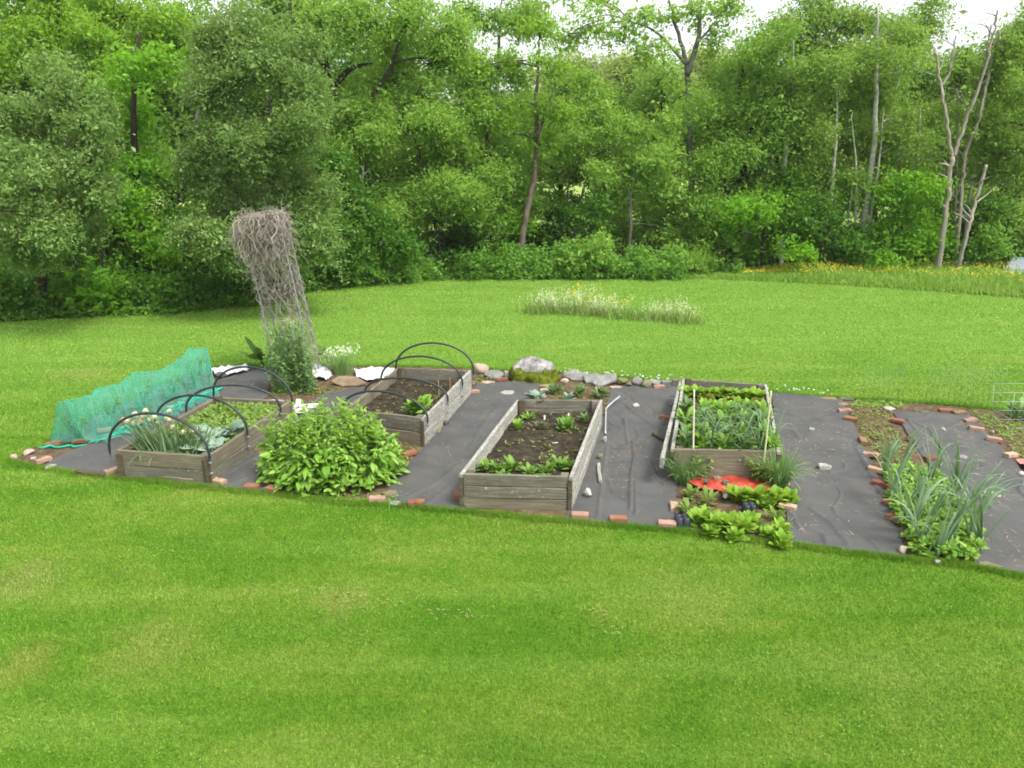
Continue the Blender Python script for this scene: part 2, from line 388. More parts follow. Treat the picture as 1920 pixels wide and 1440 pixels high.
M_BRICK = [noisy('brick ' + n, s, 7, .9, .15, .5, .006, 40, patches=[(9, .62, .1, p)]) for n, s, p in (
    ('orange', [(.3, (.16, .070, .040)), (.7, (.27, .130, .076))], (.30, .23, .17)),
    ('pink', [(.3, (.25, .145, .105)), (.7, (.36, .235, .175))], (.20, .15, .10)),
    ('tan', [(.3, (.28, .185, .12)), (.7, (.39, .285, .20))], (.22, .13, .08)),
    ('dark', [(.3, (.14, .058, .038)), (.7, (.23, .10, .066))], (.14, .12, .06)),
    ('mossy', [(.3, (.14, .10, .05)), (.7, (.23, .155, .085))], (.14, .14, .04)))]
def rockmat(name, a, b, c, p=(.5, .5, .46), th=.6): return noisy('rock ' + name, [(.25, a), (.5, b), (.75, c)], 3.5, .9, .2, .8, .02, 14, patches=[(9, th, .08, p)])
M_RK = dict(
    grey=rockmat('grey', (.095, .093, .086), (.165, .162, .15), (.26, .255, .24), (.32, .32, .29)),
    pale=rockmat('pale', (.20, .195, .17), (.31, .30, .265), (.42, .41, .37), (.2, .19, .15)),
    beige=rockmat('beige', (.22, .175, .125), (.33, .27, .20), (.43, .37, .29), (.36, .34, .3)),
    brown=rockmat('brown', (.10, .075, .045), (.17, .13, .08), (.25, .20, .13), (.30, .27, .2), .66),
    dark=rockmat('dark', (.05, .048, .04), (.09, .085, .07), (.16, .15, .13), (.2, .19, .15), .66),
    mossy=rockmat('mossy', (.085, .082, .045), (.14, .135, .072), (.22, .205, .13), (.15, .16, .04), .52),
    pink=rockmat('pink', (.28, .19, .16), (.38, .27, .235), (.46, .36, .31)))
M_BLACKPIPE = plain('black hoop pipe', (.022, .026, .032), .45, .4)
M_CLIP = plain('grey clip', (.16, .18, .20), .5, .4)
M_STEEL = plain('grey metal pipe', (.40, .40, .42), .45, .5, .3)
M_POLE = plain('dull grey pole', (.20, .20, .21), .6, .3)
M_WIRE = plain('galvanised wire', (.50, .52, .50), .5, .5, .2)
M_GWIRE = plain('green wire', (.16, .25, .15), .6, .3)
M_WHITE = plain('white plastic', (.80, .80, .79), .5, .4)
M_CLOTH = noisy('white row cover cloth', [(.3, (.40, .40, .41)), (.7, (.56, .56, .57))], 5, .9, .1, .5, .01, 18)
M_TAGW = plain('white plant tag', (.82, .82, .80), .5, .3)
M_BAMBOO = noisy('pale stake', [(.3, (.55, .50, .38)), (.7, (.74, .70, .58))], 9, .7, .2, .2)
M_YSTAKE = noisy('yellowish stake', [(.3, (.46, .46, .22)), (.7, (.62, .62, .36))], 9, .7, .2, .2)
M_RED = noisy('red plastic mulch', [(.3, (.27, .026, .016)), (.7, (.42, .060, .036))], 4, .4, .5, .5, .01, 14, patches=[(7, .58, .10, (.36, .12, .07)), (14, .66, .06, (.10, .07, .045))])
M_PINK = noisy('pink red fabric', [(.3, (.52, .14, .12)), (.7, (.64, .22, .18))], 6, .7, .2, .4)
M_POT = plain('dark plastic cell pot', (.020, .026, .036), .35, .5)
M_STRAW = leafmat('straw bits', (.30, .20, .11), (.46, .33, .20), (.62, .52, .36), .1, spec=.1)
M_VINE = leafmat('dead vine', (.165, .145, .112), (.30, .268, .215), (.47, .43, .36), .05, spec=.1, rough=.9)
M_BARK = noisy('grey brown bark', [(.3, (.085, .078, .066)), (.7, (.19, .175, .15))], 5, .95, .1, .8, .03, 14, stretch=(3, 3, .7))
M_DARKBARK = noisy('dark bark', [(.3, (.022, .018, .014)), (.7, (.055, .046, .036))], 5, .95, .1, .8, .03, 14, stretch=(3, 3, .7))
M_ASPEN = noisy('pale aspen bark', [(.3, (.24, .23, .20)), (.6, (.42, .41, .37)), (.75, (.50, .49, .45))], 4, .9, .1, .4, .02, 14, stretch=(1, 1, 2.5), patches=[(6, .64, .05, (.05, .045, .04))])
M_DEAD = noisy('bare dead wood', [(.3, (.19, .165, .13)), (.7, (.36, .325, .27))], 4, .9, .1, .5, .02, 12, stretch=(3, 3, .6), patches=[(1.2, .55, .1, (.30, .27, .23))])
M_VBARK = noisy('vine covered bark', [(.3, (.07, .056, .042)), (.7, (.165, .135, .10))], 5, .95, .1, .9, .04, 14)

LF = dict(
    olive=leafmat('grey green leaf', (0.084, 0.171, 0.036), (0.152, 0.268, 0.064), (0.284, 0.417, 0.128), .4),
    maple=leafmat('bright maple leaf', (0.083, 0.225, 0.014), (0.153, 0.360, 0.022), (0.253, 0.501, 0.041), .5),
    yellow=leafmat('yellow green leaf', (0.112, 0.242, 0.021), (0.192, 0.373, 0.035), (0.299, 0.486, 0.062), .5),
    ash=leafmat('mid green leaf', (0.096, 0.212, 0.029), (0.171, 0.327, 0.047), (0.267, 0.443, 0.082), .48),
    light=leafmat('light green leaf', (0.130, 0.263, 0.037), (0.213, 0.385, 0.061), (0.327, 0.514, 0.102), .5),
    aspen=leafmat('aspen leaf', (0.118, 0.225, 0.037), (0.193, 0.334, 0.057), (0.287, 0.443, 0.092), .46),
    dark=leafmat('deep green shade-toned leaf', (0.036, 0.107, 0.010), (0.071, 0.187, 0.017), (0.126, 0.278, 0.031), .42),  # deep green; also puts the understory shade into the leaf colour
    bramble=leafmat('bramble leaf', (0.075, 0.190, 0.025), (0.140, 0.308, 0.041), (0.227, 0.424, 0.067), .48),
    pale=leafmat('pale far leaf', (0.187, 0.276, 0.073), (0.267, 0.372, 0.107), (0.360, 0.469, 0.153), .45),
    conifer=leafmat('conifer needle', (0.067, 0.109, 0.026), (0.133, 0.167, 0.039), (0.213, 0.218, 0.053), .2),
    far=leafmat('far forest leaf', (0.093, 0.161, 0.047), (0.153, 0.244, 0.071), (0.221, 0.315, 0.093), .3),
    greens=leafmat('lush garden leaf', (.085, .205, .020), (.180, .350, .040), (.330, .490, .105), .35, pscale=9, pv=.4),
    lettuce=leafmat('lettuce leaf', (.130, .270, .018), (.215, .375, .035), (.32, .47, .075), .4, pscale=6),
    redlet=leafmat('red lettuce leaf', (.13, .075, .025), (.19, .19, .03), (.24, .30, .05), .3, pscale=8),
    beet=leafmat('beet leaf', (.075, .170, .022), (.140, .275, .040), (.245, .385, .075), .35, pscale=6),
    bluegreen=leafmat('blue green blade', (.105, .195, .090), (.180, .290, .150), (.290, .405, .255), .22, pscale=6),
    onion=leafmat('onion blade', (.075, .150, .058), (.135, .230, .095), (.22, .32, .14), .25, pscale=6),
    chive=leafmat('chive blade', (.095, .195, .055), (.160, .290, .090), (.255, .385, .145), .25, pscale=6),
    brassica=leafmat('brassica leaf', (.130, .210, .140), (.215, .310, .225), (.33, .43, .34), .2, pscale=6),
    seed=leafmat('seedling leaf', (.090, .170, .024), (.165, .270, .048), (.27, .375, .085), .35, pscale=4),
    weed=leafmat('low weed leaf', (.10, .14, .024), (.175, .215, .045), (.28, .295, .085), .3, pscale=4),
    pea=leafmat('pea leaf', (.080, .165, .050), (.135, .245, .075), (.22, .345, .125), .35, pscale=5),
    horse=leafmat('horseradish leaf', (.045, .110, .020), (.080, .170, .035), (.140, .245, .06), .3, pscale=5),
    meadow=leafmat('meadow grass', (.11, .24, .022), (.185, .34, .042), (.29, .43, .09), .4, pscale=.7),
    mgreen=leafmat('wild clump green', (.13, .22, .045), (.21, .32, .075), (.30, .40, .12), .35, pscale=2))
M_FLW = leafmat('cream flower', (.52, .54, .34), (.68, .68, .50), (.80, .80, .68), .2, spec=.1)
M_FLWW = leafmat('white flower', (.70, .70, .64), (.80, .80, .76), (.86, .86, .84), .2, spec=.1)
M_FLY = leafmat('yellow flower', (.60, .42, .02), (.75, .56, .03), (.80, .68, .08), .2, spec=.1)
M_GLOBE = leafmat('onion flower globe', (.42, .44, .24), (.56, .56, .34), (.68, .67, .47), .2, spec=.1)

# ------------------------------------------------------------------ ground
front_px = [(15, 865), (75, 880), (215, 897), (400, 918), (500, 928), (620, 941), (740, 951), (870, 962), (1080, 981), (1180, 989), (1280, 998), (1420, 1018), (1500, 1026), (1600, 1041), (1700, 1052), (1820, 1064), (1890, 1079), (1990, 1098)]
back_px = [(1990, 812), (1880, 772), (1760, 760), (1640, 752), (1540, 746), (1440, 737), (1265, 719), (1150, 708), (1060, 701), (960, 697), (890, 692), (740, 688), (620, 688), (480, 688), (400, 690), (300, 724), (200, 768), (85, 830)]
GARDEN = [G(*p) for p in front_px + back_px]
edge_px = [(-250, 622), (0, 606), (250, 592), (450, 575), (560, 548), (700, 531), (830, 523), (1000, 522), (1290, 522), (1600, 536), (1920, 560), (2200, 580)]
EDGE = [G(*p) for p in edge_px]
ex = np.array([p.x for p in EDGE]); ey = np.array([p.y for p in EDGE])
def edge_y(x): return np.interp(x, ex, ey)

def sheet(name, pts, z, mat):
    mb = MB(); V = np.array([(p[0], p[1], z) for p in pts]); mb.add(V, np.arange(len(V))[None])
    return solo(mb, name, mat, None, None, (0, 0, 0), kind='structure')
# lawn: one sheet to the horizon, lifting gently to the far hill
xs = np.concatenate([np.linspace(-400, -40, 10), np.linspace(-36, 36, 37), np.linspace(40, 400, 10)])
ys = np.concatenate([np.linspace(-12, 34, 47), np.linspace(38, 90, 14), np.linspace(100, 420, 17)])
X, Y = np.meshgrid(xs, ys)
Z = np.zeros_like(X)
mb = MB(); mb.add(np.stack([X, Y, Z], -1).reshape(-1, 3), grid_faces(len(ys), len(xs)))
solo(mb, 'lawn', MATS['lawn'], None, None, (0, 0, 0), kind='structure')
# floor of the wood behind the lawn edge, the bright field beyond and the far hill
mb = MB(); n = 60; xx = np.linspace(-45, 45, n); e = edge_y(xx) + .15
V = np.concatenate([np.column_stack([xx, e, np.full(n, .006)]), np.column_stack([xx, np.full(n, 40.), np.full(n, .006)])])
i = np.arange(n - 1); mb.add(V, np.stack([i, i + 1, i + 1 + n, i + n], -1)); solo(mb, 'forest_floor', M_FLOOR, None, None, (0, 0, 0), kind='structure')
xs = np.linspace(-150, 150, 31); ys = np.linspace(40, 125, 18); X, Y = np.meshgrid(xs, ys)
Z = .006 + np.clip(Y - 45, 0, None) * .018
mb = MB(); mb.add(np.stack([X, Y, Z], -1).reshape(-1, 3), grid_faces(18, 31)); solo(mb, 'far_field', M_FIELD, None, None, (0, 0, 0), kind='structure')
xs = np.linspace(-260, 260, 53); ys = np.linspace(118, 300, 30); X, Y = np.meshgrid(xs, ys)
Z = 1.2 + (1 - np.exp(-(Y - 118) / 45)) * (9 + 3.0 * np.sin(X / 60 + 1) + 2 * np.sin(X / 23)) * 1.25
mb = MB(); mb.add(np.stack([X, Y, Z], -1).reshape(-1, 3), grid_faces(30, 53)); solo(mb, 'hill', M_HILL, None, None, (0, 0, 0), kind='structure')

# garden soil sheet
def fill_poly(name, pts, z, mat, cell, amp, seed, kind='structure'):
    P = np.array([tuple(p)[:2] for p in pts])
    x0, y0 = P.min(0) - cell; x1, y1 = P.max(0) + cell
    gx = np.arange(x0, x1, cell); gy = np.arange(y0, y1, cell); X, Y = np.meshgrid(gx, gy)
    ins = in_poly(X.ravel(), Y.ravel(), P).reshape(X.shape)
    Z = z + amp * (vnoise(X, Y, 2.5, seed, 4) - .35) * 2
    return X, Y, Z, ins
X, Y, Z, ins = fill_poly('garden_soil', GARDEN, .010, M_PLOT, .06, .016, 3)
cellok = ins[:-1, :-1] & ins[1:, 1:] & ins[1:, :-1] & ins[:-1, 1:]
F = grid_faces(*X.shape)[cellok.ravel()]
mb = MB(); mb.add(np.stack([X, Y, np.maximum(Z, .004)], -1).reshape(-1, 3), F)
soil_o = solo(mb, 'garden_soil', M_PLOT, None, None, (0, 0, 0), kind='structure')

# weed barrier strips: ruled sheets with wrinkles and creases
def crease_h(X, Y, lines):
    h = np.zeros_like(X)
    for (pts, hh, w) in lines:
        P = [G(*p) for p in pts]
        best = np.full(X.shape, 9.)
        for a, b in zip(P[:-1], P[1:]):
            dx, dy = b.x - a.x, b.y - a.y; l2 = dx * dx + dy * dy
            t = np.clip(((X - a.x) * dx + (Y - a.y) * dy) / l2, 0, 1)
            best = np.minimum(best, np.hypot(X - a.x - t * dx, Y - a.y - t * dy))
        h = np.maximum(h, hh * np.exp(-(best / w) ** 2))
    return h
def fabric(label, left, right, creases, seed, nv=150, nu=60):
    q = ruled([G(*p) for p in left], [G(*p) for p in right], nv, nu); X, Y = q[..., 0], q[..., 1]
    edge = np.minimum(np.linspace(0, 1, nu), np.linspace(1, 0, nu))[None]; k = np.clip(edge * 14, 0, 1)
    cr = np.abs(vnoise(X + .4 * vnoise(X, Y, 1.1, seed + 3, 2), Y * .45, 2.1, seed + 7, 2) - .5); wr = .016 * np.exp(-(cr / .022) ** 2) * k * (vnoise(X, Y, .9, seed + 4, 2) > .47)
    Z = wr + .032 + .016 * (vnoise(X, Y, 1.6, seed, 4) - .5) * k + .014 * np.abs(vnoise(X, Y, 3.2, seed + 5, 2) - .5) * k + crease_h(X, Y, creases)
    wob = (vnoise(X, Y, 3, seed + 9, 2) - .5) * .05 * (1 - k); X = X + wob
    mb = MB(); mb.add(np.stack([X, Y, Z], -1).reshape(-1, 3), grid_faces(nv, nu))
    c = q.reshape(-1, 2).mean(0)
    return solo(mb, 'weed_barrier', M_FABRIC, label, 'weed fabric', (c[0], c[1], 0), 'fabric strips between the beds')
fabric('grey weed fabric strip between the green net and the bed with flowering onions', [(75, 880), (140, 846), (240, 803), (330, 768), (400, 728), (440, 690)], [(216, 896), (250, 890), (330, 840), (420, 790), (500, 748), (516, 692)],
       [([(90, 868), (170, 852), (215, 838)], .012, .02), ([(380, 742), (420, 720)], .012, .03)], 1)
fabric('grey weed fabric strip beside the onion bed, mostly hidden by the leafy bush', [(370, 915), (440, 870), (520, 800), (570, 765), (610, 738)], [(530, 931), (600, 900), (640, 850), (670, 770), (692, 728)],
       [([(410, 900), (500, 850)], .02, .025), ([(450, 925), (500, 880)], .022, .03), ([(490, 930), (520, 900)], .02, .03)], 2, 110, 50)
fabric('grey weed fabric strip between the hooped soil bed and the middle seedling bed', [(712, 948), (742, 900), (795, 840), (842, 790), (880, 745), (898, 722)], [(884, 964), (920, 930), (980, 850), (1002, 790), (1008, 740), (1012, 716)],
       [([(770, 935), (820, 910), (870, 870)], .018, .03), ([(880, 850), (900, 810), (930, 770)], .012, .03), ([(800, 950), (860, 905)], .012, .03), ([(950, 730), (990, 760)], .010, .02)], 3)
fabric('creased grey weed fabric strip between the middle seedling bed and the leek bed', [(1058, 979), (1080, 930), (1110, 860), (1130, 790), (1148, 727)], [(1262, 997), (1268, 940), (1270, 850), (1282, 780), (1296, 726)],
       [([(1182, 960), (1183, 900), (1190, 860), (1186, 832)], .030, .022), ([(1192, 968), (1191, 900), (1196, 840)], .028, .018), ([(1165, 760), (1200, 785), (1235, 812)], .030, .022), ([(1170, 790), (1178, 840)], .018, .018), ([(1215, 865), (1230, 900), (1250, 915)], .022, .022),
        ([(1140, 905), (1150, 930), (1180, 945)], .014, .02), ([(1175, 740), (1195, 756)], .015, .02), ([(1150, 830), (1185, 850)], .012, .02), ([(1120, 980), (1130, 900), (1138, 840)], .014, .018), ([(1240, 770), (1245, 800)], .014, .02)], 4, 170, 70)
fabric('grey weed fabric strip between the leek bed and the weedy soil plot', [(1478, 1020), (1476, 960), (1468, 880), (1455, 800), (1446, 739)], [(1700, 1053), (1680, 985), (1650, 905), (1612, 830), (1590, 775), (1580, 752)],
       [([(1605, 845), (1630, 890), (1650, 930)], .018, .025), ([(1520, 960), (1560, 990), (1590, 1025)], .024, .03), ([(1500, 985), (1545, 1010), (1550, 1028)], .022, .03), ([(1480, 960), (1500, 1000)], .016, .02), ([(1480, 800), (1500, 830)], .010, .03)], 5, 150, 80)
fabric('grey weed fabric strip at the far right beyond the tall leeks', [(1830, 1066), (1800, 990), (1760, 900), (1710, 830), (1676, 776)], [(1985, 1096), (1960, 980), (1905, 870), (1850, 815), (1812, 776)],
       [([(1700, 790), (1720, 815)], .016, .02), ([(1770, 810), (1815, 788)], .016, .025), ([(1800, 900), (1860, 960)], .012, .03)], 6, 150, 80)

# ------------------------------------------------------------------ grass of the lawn (one object, nobody could count the blades)
def blades(mb, x, y, h, w, lean, g, z0=0):
    N = len(x); az = g.uniform(0, 6.283, N); la = g.uniform(0, 6.283, N); ln = np.abs(g.normal(0, lean, N))
    sx, sy = np.cos(az) * w / 2, np.sin(az) * w / 2
    tx, ty = np.cos(la) * ln * h, np.sin(la) * ln * h; hz = h / np.sqrt(1 + ln * ln)
    z = np.full(N, z0) if np.isscalar(z0) else z0
    a = np.stack([x - sx, y - sy, z], -1); b = np.stack([x + sx, y + sy, z], -1); c = np.stack([x + tx, y + ty, z + hz], -1)
    V = np.stack([a, b, c], 1).reshape(-1, 3); mb.add(V, np.arange(3 * N).reshape(-1, 3))
def make_grass():
    g = np.random.default_rng(11); mb = MB()
    N = 950000
    d = np.exp(g.uniform(math.log(2.9), math.log(29), N)); th = g.uniform(-.76, .76, N)
    x, y = d * np.sin(th), d * np.cos(th)
    ok = ~in_poly(x, y, [tuple(p)[:2] for p in GARDEN]) & (y < edge_y(x) + .3)
    x, y, d = x[ok], y[ok], d[ok]
    tall = vnoise(x, y, .8, 4, 3)
    h = (.018 + .017 * tall) * g.uniform(.6, 1.3, len(x)) * (.85 + .012 * d); w = .0052 * np.clip(d / 4.2, 1, 5) * g.uniform(.7, 1.3, len(x))
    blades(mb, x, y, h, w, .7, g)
    # longer, uncut grass hanging over the edge of the garden
    P = resample([G(*p) for p in front_px], 4000); k = 16
    x = np.repeat(P[:, 0], k) + g.normal(0, .012, 4000 * k); y = np.repeat(P[:, 1], k) + np.abs(g.normal(0, .035, 4000 * k)) * -1 + .02 + .10 * (vnoise(np.repeat(P[:, 0], k), np.repeat(P[:, 1], k), 4, 8, 3) - .42)
    blades(mb, x, y, g.uniform(.025, .075, len(x)), .006 * g.uniform(.7, 1.2, len(x)), .6, g)
    P = resample([G(*p) for p in back_px], 3000); k = 7
    x = np.repeat(P[:, 0], k) + g.normal(0, .03, 3000 * k); y = np.repeat(P[:, 1], k) + np.abs(g.normal(0, .05, 3000 * k)) - .02
    blades(mb, x, y, g.uniform(.04, .10, len(x)), .010 * g.uniform(.7, 1.2, len(x)), .6, g)
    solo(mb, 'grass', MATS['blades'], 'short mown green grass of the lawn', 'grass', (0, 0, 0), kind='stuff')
make_grass()
def lawn_weeds():
    g = np.random.default_rng(12); N = 6500; d = np.exp(g.uniform(math.log(3), math.log(9), N)); th = g.uniform(-.74, .74, N); x, y = d * np.sin(th), d * np.cos(th)
    ok = ~in_poly(x, y, [tuple(p)[:2] for p in GARDEN]) & (vnoise(x, y, 1.4, 21, 3) > .50); x, y = x[ok], y[ok]; n = len(x); mb = MB()
    leaves(mb, np.column_stack([x, y, g.uniform(.012, .028, n)]), g.uniform(0, 6.28, n), g.uniform(-.1, .6, n), g.uniform(.010, .024, n), g.uniform(.008, .015, n), .6, 'round', 2, .15)
    solo(mb, 'lawn_weeds', LAWNWEED, 'small clover and weed leaves mixed into the near lawn', 'weeds', (0, 0, 0), kind='stuff')
    mb = MB(); n = 110; c = [(690, 1128), (640, 1118), (700, 1140), (1120, 1150), (1145, 1182), (820, 1150), (300, 1040), (860, 1155), (560, 1105)]; q = [G(*c[int(i)]) for i in g.integers(0, len(c), n)]; x = np.array([p.x for p in q]) + g.normal(0, .13, n); y = np.array([p.y for p in q]) + g.normal(0, .05, n)
    leaves(mb, np.column_stack([x, y, g.uniform(.02, .04, n)]), g.normal(0, .6, n), g.normal(.05, .2, n), g.uniform(.02, .06, n), .005, .3, 'blade', 2, .2); solo(mb, 'grass_clippings', M_STRAW, 'dry grass clippings lying on the near lawn', 'clippings', (0, 0, 0), kind='stuff')
LAWNWEED = leafmat('lawn weed leaf', (.085, .215, .03), (.14, .29, .045), (.22, .36, .08), .35, pscale=3)
lawn_weeds()
def flecks(name, label, cat, mat, pts, size, lift, g, kind='stuff', k=5):
    mb = MB(); P = np.repeat(np.array(pts), k, 0) + g.normal(0, size * .4, (len(pts) * k, 3)) * np.array([1, 1, .5]) + np.array([0, 0, lift])
    nn = g.normal(0, .6, P.shape) + np.array([0, -.4, 1]); diamonds(mb, P, nn, np.full(len(P), size), .6, g)
    return solo(mb, name, mat, label, cat, (0, 0, 0), kind=kind)
g = np.random.default_rng(5); pts = []
for a, b, n in (((1048, 702), (1280, 719), 40), ((1440, 735), (1560, 745), 16)):
    for _ in range(n):
        t = g.random(); p = G(a[0] + (b[0] - a[0]) * t, a[1] + (b[1] - a[1]) * t - abs(g.normal(0, 5)) + 1); pts.append((p.x, p.y, .06))
flecks('clover_blossom', 'tiny white clover blossoms in the lawn along the back edge of the garden', 'clover', M_FLWW, pts, .022, .0, g)

# ------------------------------------------------------------------ raised beds
def lerp2(a, b, t): return Vector((a.x + (b.x - a.x) * t, a.y + (b.y - a.y) * t, 0))
def bed(label, quad, top, mats, soilz, rows, seed, posts=((0, .0),), thick=.045, sidemats=None, endw=1.0):
    q = [G(px, py, top) for px, py in quad]; q = [Vector((p.x, p.y, 0)) for p in q]   # FL FR BR BL, outside corners at rim
    c = sum(q, Vector()) / 4
    T = thing('raised_bed', label, 'raised bed', (c.x, c.y, 0), 'wooden raised beds')
    ax = (q[1] - q[0]).normalized(); ay = (q[3] - q[0]).normalized()
    r = np.random.default_rng(seed); hh = top / rows
    for k in range(rows):
        z = .012 + k * hh; h = hh - .004
        for s, (a, b) in enumerate(((q[0], q[1]), (q[1], q[2]), (q[2], q[3]), (q[3], q[0]))):
            u = (b - a).normalized(); inn = Vector((-u.y, u.x, 0))
            off = inn * (thick / 2 + r.uniform(-.003, .003))
            e0, e1 = (.0, .0) if s in (1, 3) else (thick + .004, thick + .004)
            m = (sidemats[s] if sidemats else mats)[k % len(mats)]
            board('board', a + off + u * (e0 + r.uniform(0, .004)), b + off - u * (e1 + r.uniform(0, .006)), z, h + r.uniform(-.003, .002), thick - .004, m, T, seed * 50 + s * 10 + k)
    for (p, sg) in ((q[0], 1), (q[1], -1)):
        w_ = thick * endw; c0 = p - ay * .006 + ax * (sg * (w_ / 2 + .001)); c0 = c0 - ax * (w_ / 2)
        board('end_trim', c0, c0 + ax * w_, .006, top - .03, .016, M_WOODD, T, seed * 90 + sg + 3)
    # corner posts inside the corners
    for i, p in enumerate(q):
        sx = (q[1] - q[0]).normalized() * (1 if i in (0, 3) else -1); sy = (q[3] - q[0]).normalized() * (1 if i < 2 else -1)
        o = p + sx * (thick + .052) + sy * (thick + .052)
        mb = MB(); V, Fs = beam(top + [.01, .012, .03, .05][i] - .02, .085, .085, seed + i, 6); V = V[:, [2, 1, 0]] * np.array([1, 1, 1]); V[:, 0] -= .0425
        a = math.atan2(ax.y, ax.x); Rm = np.array([[math.cos(a), -math.sin(a), 0], [math.sin(a), math.cos(a), 0], [0, 0, 1]])
        mb.add_many(V @ Rm.T + np.array([o.x, o.y, .01]), [f[:, ::-1] for f in Fs]); part(mb, 'corner_post', M_WOODD if i in (0, 3) else M_WOOD, T, False)
    # soil
    ins = thick * .9
    quad_in = [q[0] + ax * ins + ay * ins, q[1] - ax * ins + ay * ins, q[2] - ax * ins - ay * ins, q[3] + ax * ins - ay * ins]
    nv, nu = 90, 50; qq = ruled([quad_in[0], quad_in[3]], [quad_in[1], quad_in[2]], nv, nu); X, Y = qq[..., 0], qq[..., 1]
    Z = soilz + .05 * (vnoise(X, Y, 2, seed, 2) - .5) + .045 * (vnoise(X, Y, 9, seed + 1, 4) - .5) + .02 * (vnoise(X, Y, 40, seed + 2, 2) - .5)
    mb = MB(); mb.add(np.stack([X, Y, Z], -1).reshape(-1, 3), grid_faces(nv, nu)); part(mb, 'soil', M_SOIL, T)
    def at(u, v, z=soilz):
        a = quad_in[0].lerp(quad_in[1], u); b = quad_in[3].lerp(quad_in[2], u); p = a.lerp(b, v); return Vector((p.x, p.y, z))
    return T, q, at
Q1 = [(215.6, 845), (392, 857), (548, 752), (405, 744)]; Q2 = [(646, 767), (795, 786), (884, 695), (746, 690)]
Q3 = [(860, 890), (1073.7, 896), (1130, 750), (968.7, 750)]; Q4 = [(1257, 843), (1464, 848), (1438, 721), (1279, 711)]
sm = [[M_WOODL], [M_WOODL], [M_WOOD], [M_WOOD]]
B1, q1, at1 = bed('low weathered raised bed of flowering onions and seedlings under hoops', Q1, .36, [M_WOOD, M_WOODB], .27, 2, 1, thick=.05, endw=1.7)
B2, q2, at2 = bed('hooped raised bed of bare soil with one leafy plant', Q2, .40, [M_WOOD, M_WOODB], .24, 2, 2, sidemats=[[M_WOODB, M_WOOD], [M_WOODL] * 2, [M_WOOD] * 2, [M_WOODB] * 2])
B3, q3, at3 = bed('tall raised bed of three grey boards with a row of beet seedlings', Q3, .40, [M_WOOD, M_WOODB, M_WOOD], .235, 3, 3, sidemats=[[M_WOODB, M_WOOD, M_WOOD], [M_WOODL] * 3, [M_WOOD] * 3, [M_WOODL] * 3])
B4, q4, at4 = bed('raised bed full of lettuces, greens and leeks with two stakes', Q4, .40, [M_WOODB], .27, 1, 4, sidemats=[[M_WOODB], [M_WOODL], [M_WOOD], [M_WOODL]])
# low sill board below the onion bed front; loose rail beside the leek bed
sill = board('sill_board', G(228, 896) + Vector((0, .02, 0)), G(362, 911) + Vector((0, .02, 0)), .0, .075, .03, M_WOODB, B1, 77)
pr0, pr1 = G(1241, 862, .36), G(1276, 712, .40)
board('outer_rail', pr0, pr1, .26, .12, .045, M_WOODL, B4, 78)
# moss and pale chips lying on the soil of each bed: far too many to count
def seedling_stuff(name, label, at, u, v, n, size, mat, seed, z=.0, kind='stuff', parent=None, clump=None, prof='round'):
    g = np.random.default_rng(seed); P = []
    while len(P) < n:
        a, b = g.uniform(*u), g.uniform(*v)
        if clump is not None and vnoise(np.array([a * 9.]), np.array([b * 14.]), 1, seed, 2)[0] < clump: continue
        p = at(a, b); P.append((p.x, p.y, p.z + z + g.uniform(-.01, .02)))
    P = np.array(P); mb = MB()
    k = 4; PP = np.repeat(P, k, 0); N = len(PP)
    leaves(mb, PP, g.uniform(0, 6.28, N), g.uniform(.1, 1.2, N), size * g.uniform(.6, 1.3, N), size * .75 * g.uniform(.7, 1.2, N), g.uniform(.4, 1.2, N), prof, 2, .2)
    if parent is not None: return part(mb, name, mat, parent, kind=kind)
    return solo(mb, name, mat, label, 'seedlings', (0, 0, 0), kind=kind)

# hoops
def hoop(label, q, sl, sr, top_px, grp, seed, zl=.0, zr=.0):
    L0 = lerp2(q[0], q[3], sl); R0 = lerp2(q[1], q[2], sr); u = (R0 - L0).normalized()
    L0 -= u * .035; R0 += u * .035
    mid = (L0 + R0) / 2; zt = zat(top_px, mid.y)
    pts = [(L0.x, L0.y, zl), (L0.x, L0.y, .25)]
    zb = .38
    for a in np.linspace(0, math.pi, 25):
        t = .5 - .5 * math.cos(a); pts.append((L0.x + (R0.x - L0.x) * t, L0.y + (R0.y - L0.y) * t, zb + (zt - zb) * math.sin(a) ** .92))
    pts += [(R0.x, R0.y, .25), (R0.x, R0.y, zr)]
    T = thing('hoop', label, 'hoop', (mid.x, mid.y, 0), grp)
    mb = MB(); tube(mb, pts, .0155, 8); part(mb, 'pipe', M_BLACKPIPE, T)
    for z in (.30, .17):
        mb = MB(); tube(mb, [(R0.x, R0.y, z), (R0.x, R0.y, z + .02)], .0195, 10); part(mb, 'clip', M_CLIP, T)
gr = 'black hoops over the onion bed'
hoop('black hoop standing over the flowering onions at the near end', q1, -.02, -.02, 775, gr, 1)
hoop('black hoop over the grey green broccoli leaves, second from the onions', q1, .38, .38, 741, gr, 2, 0, .12)
hoop('black hoop over the seedling carpet, third from the flowering onions', q1, .69, .80, 722, gr, 3, 0, .1)
hoop('black hoop at the far end of the onion bed near the pea plants', q1, 1.0, .97, 688, gr, 4, 0, .1)
gr = 'black hoops over the bare soil bed'
hoop('lowest black hoop at the near end of the bare soil bed', q2, 0.0, .02, 734, gr, 5, 0, .16)
hoop('black hoop crossing above the leafy plant, second in the bare soil bed', q2, .38, .40, 709, gr, 6, 0, .12)
hoop('black hoop in the bare soil bed, second from its far end', q2, .69, .72, 668, gr, 7, 0, .12)
hoop('tallest looking black hoop at the far end of the bare soil bed', q2, 1.0, 1.0, 643, gr, 8, 0, .2)

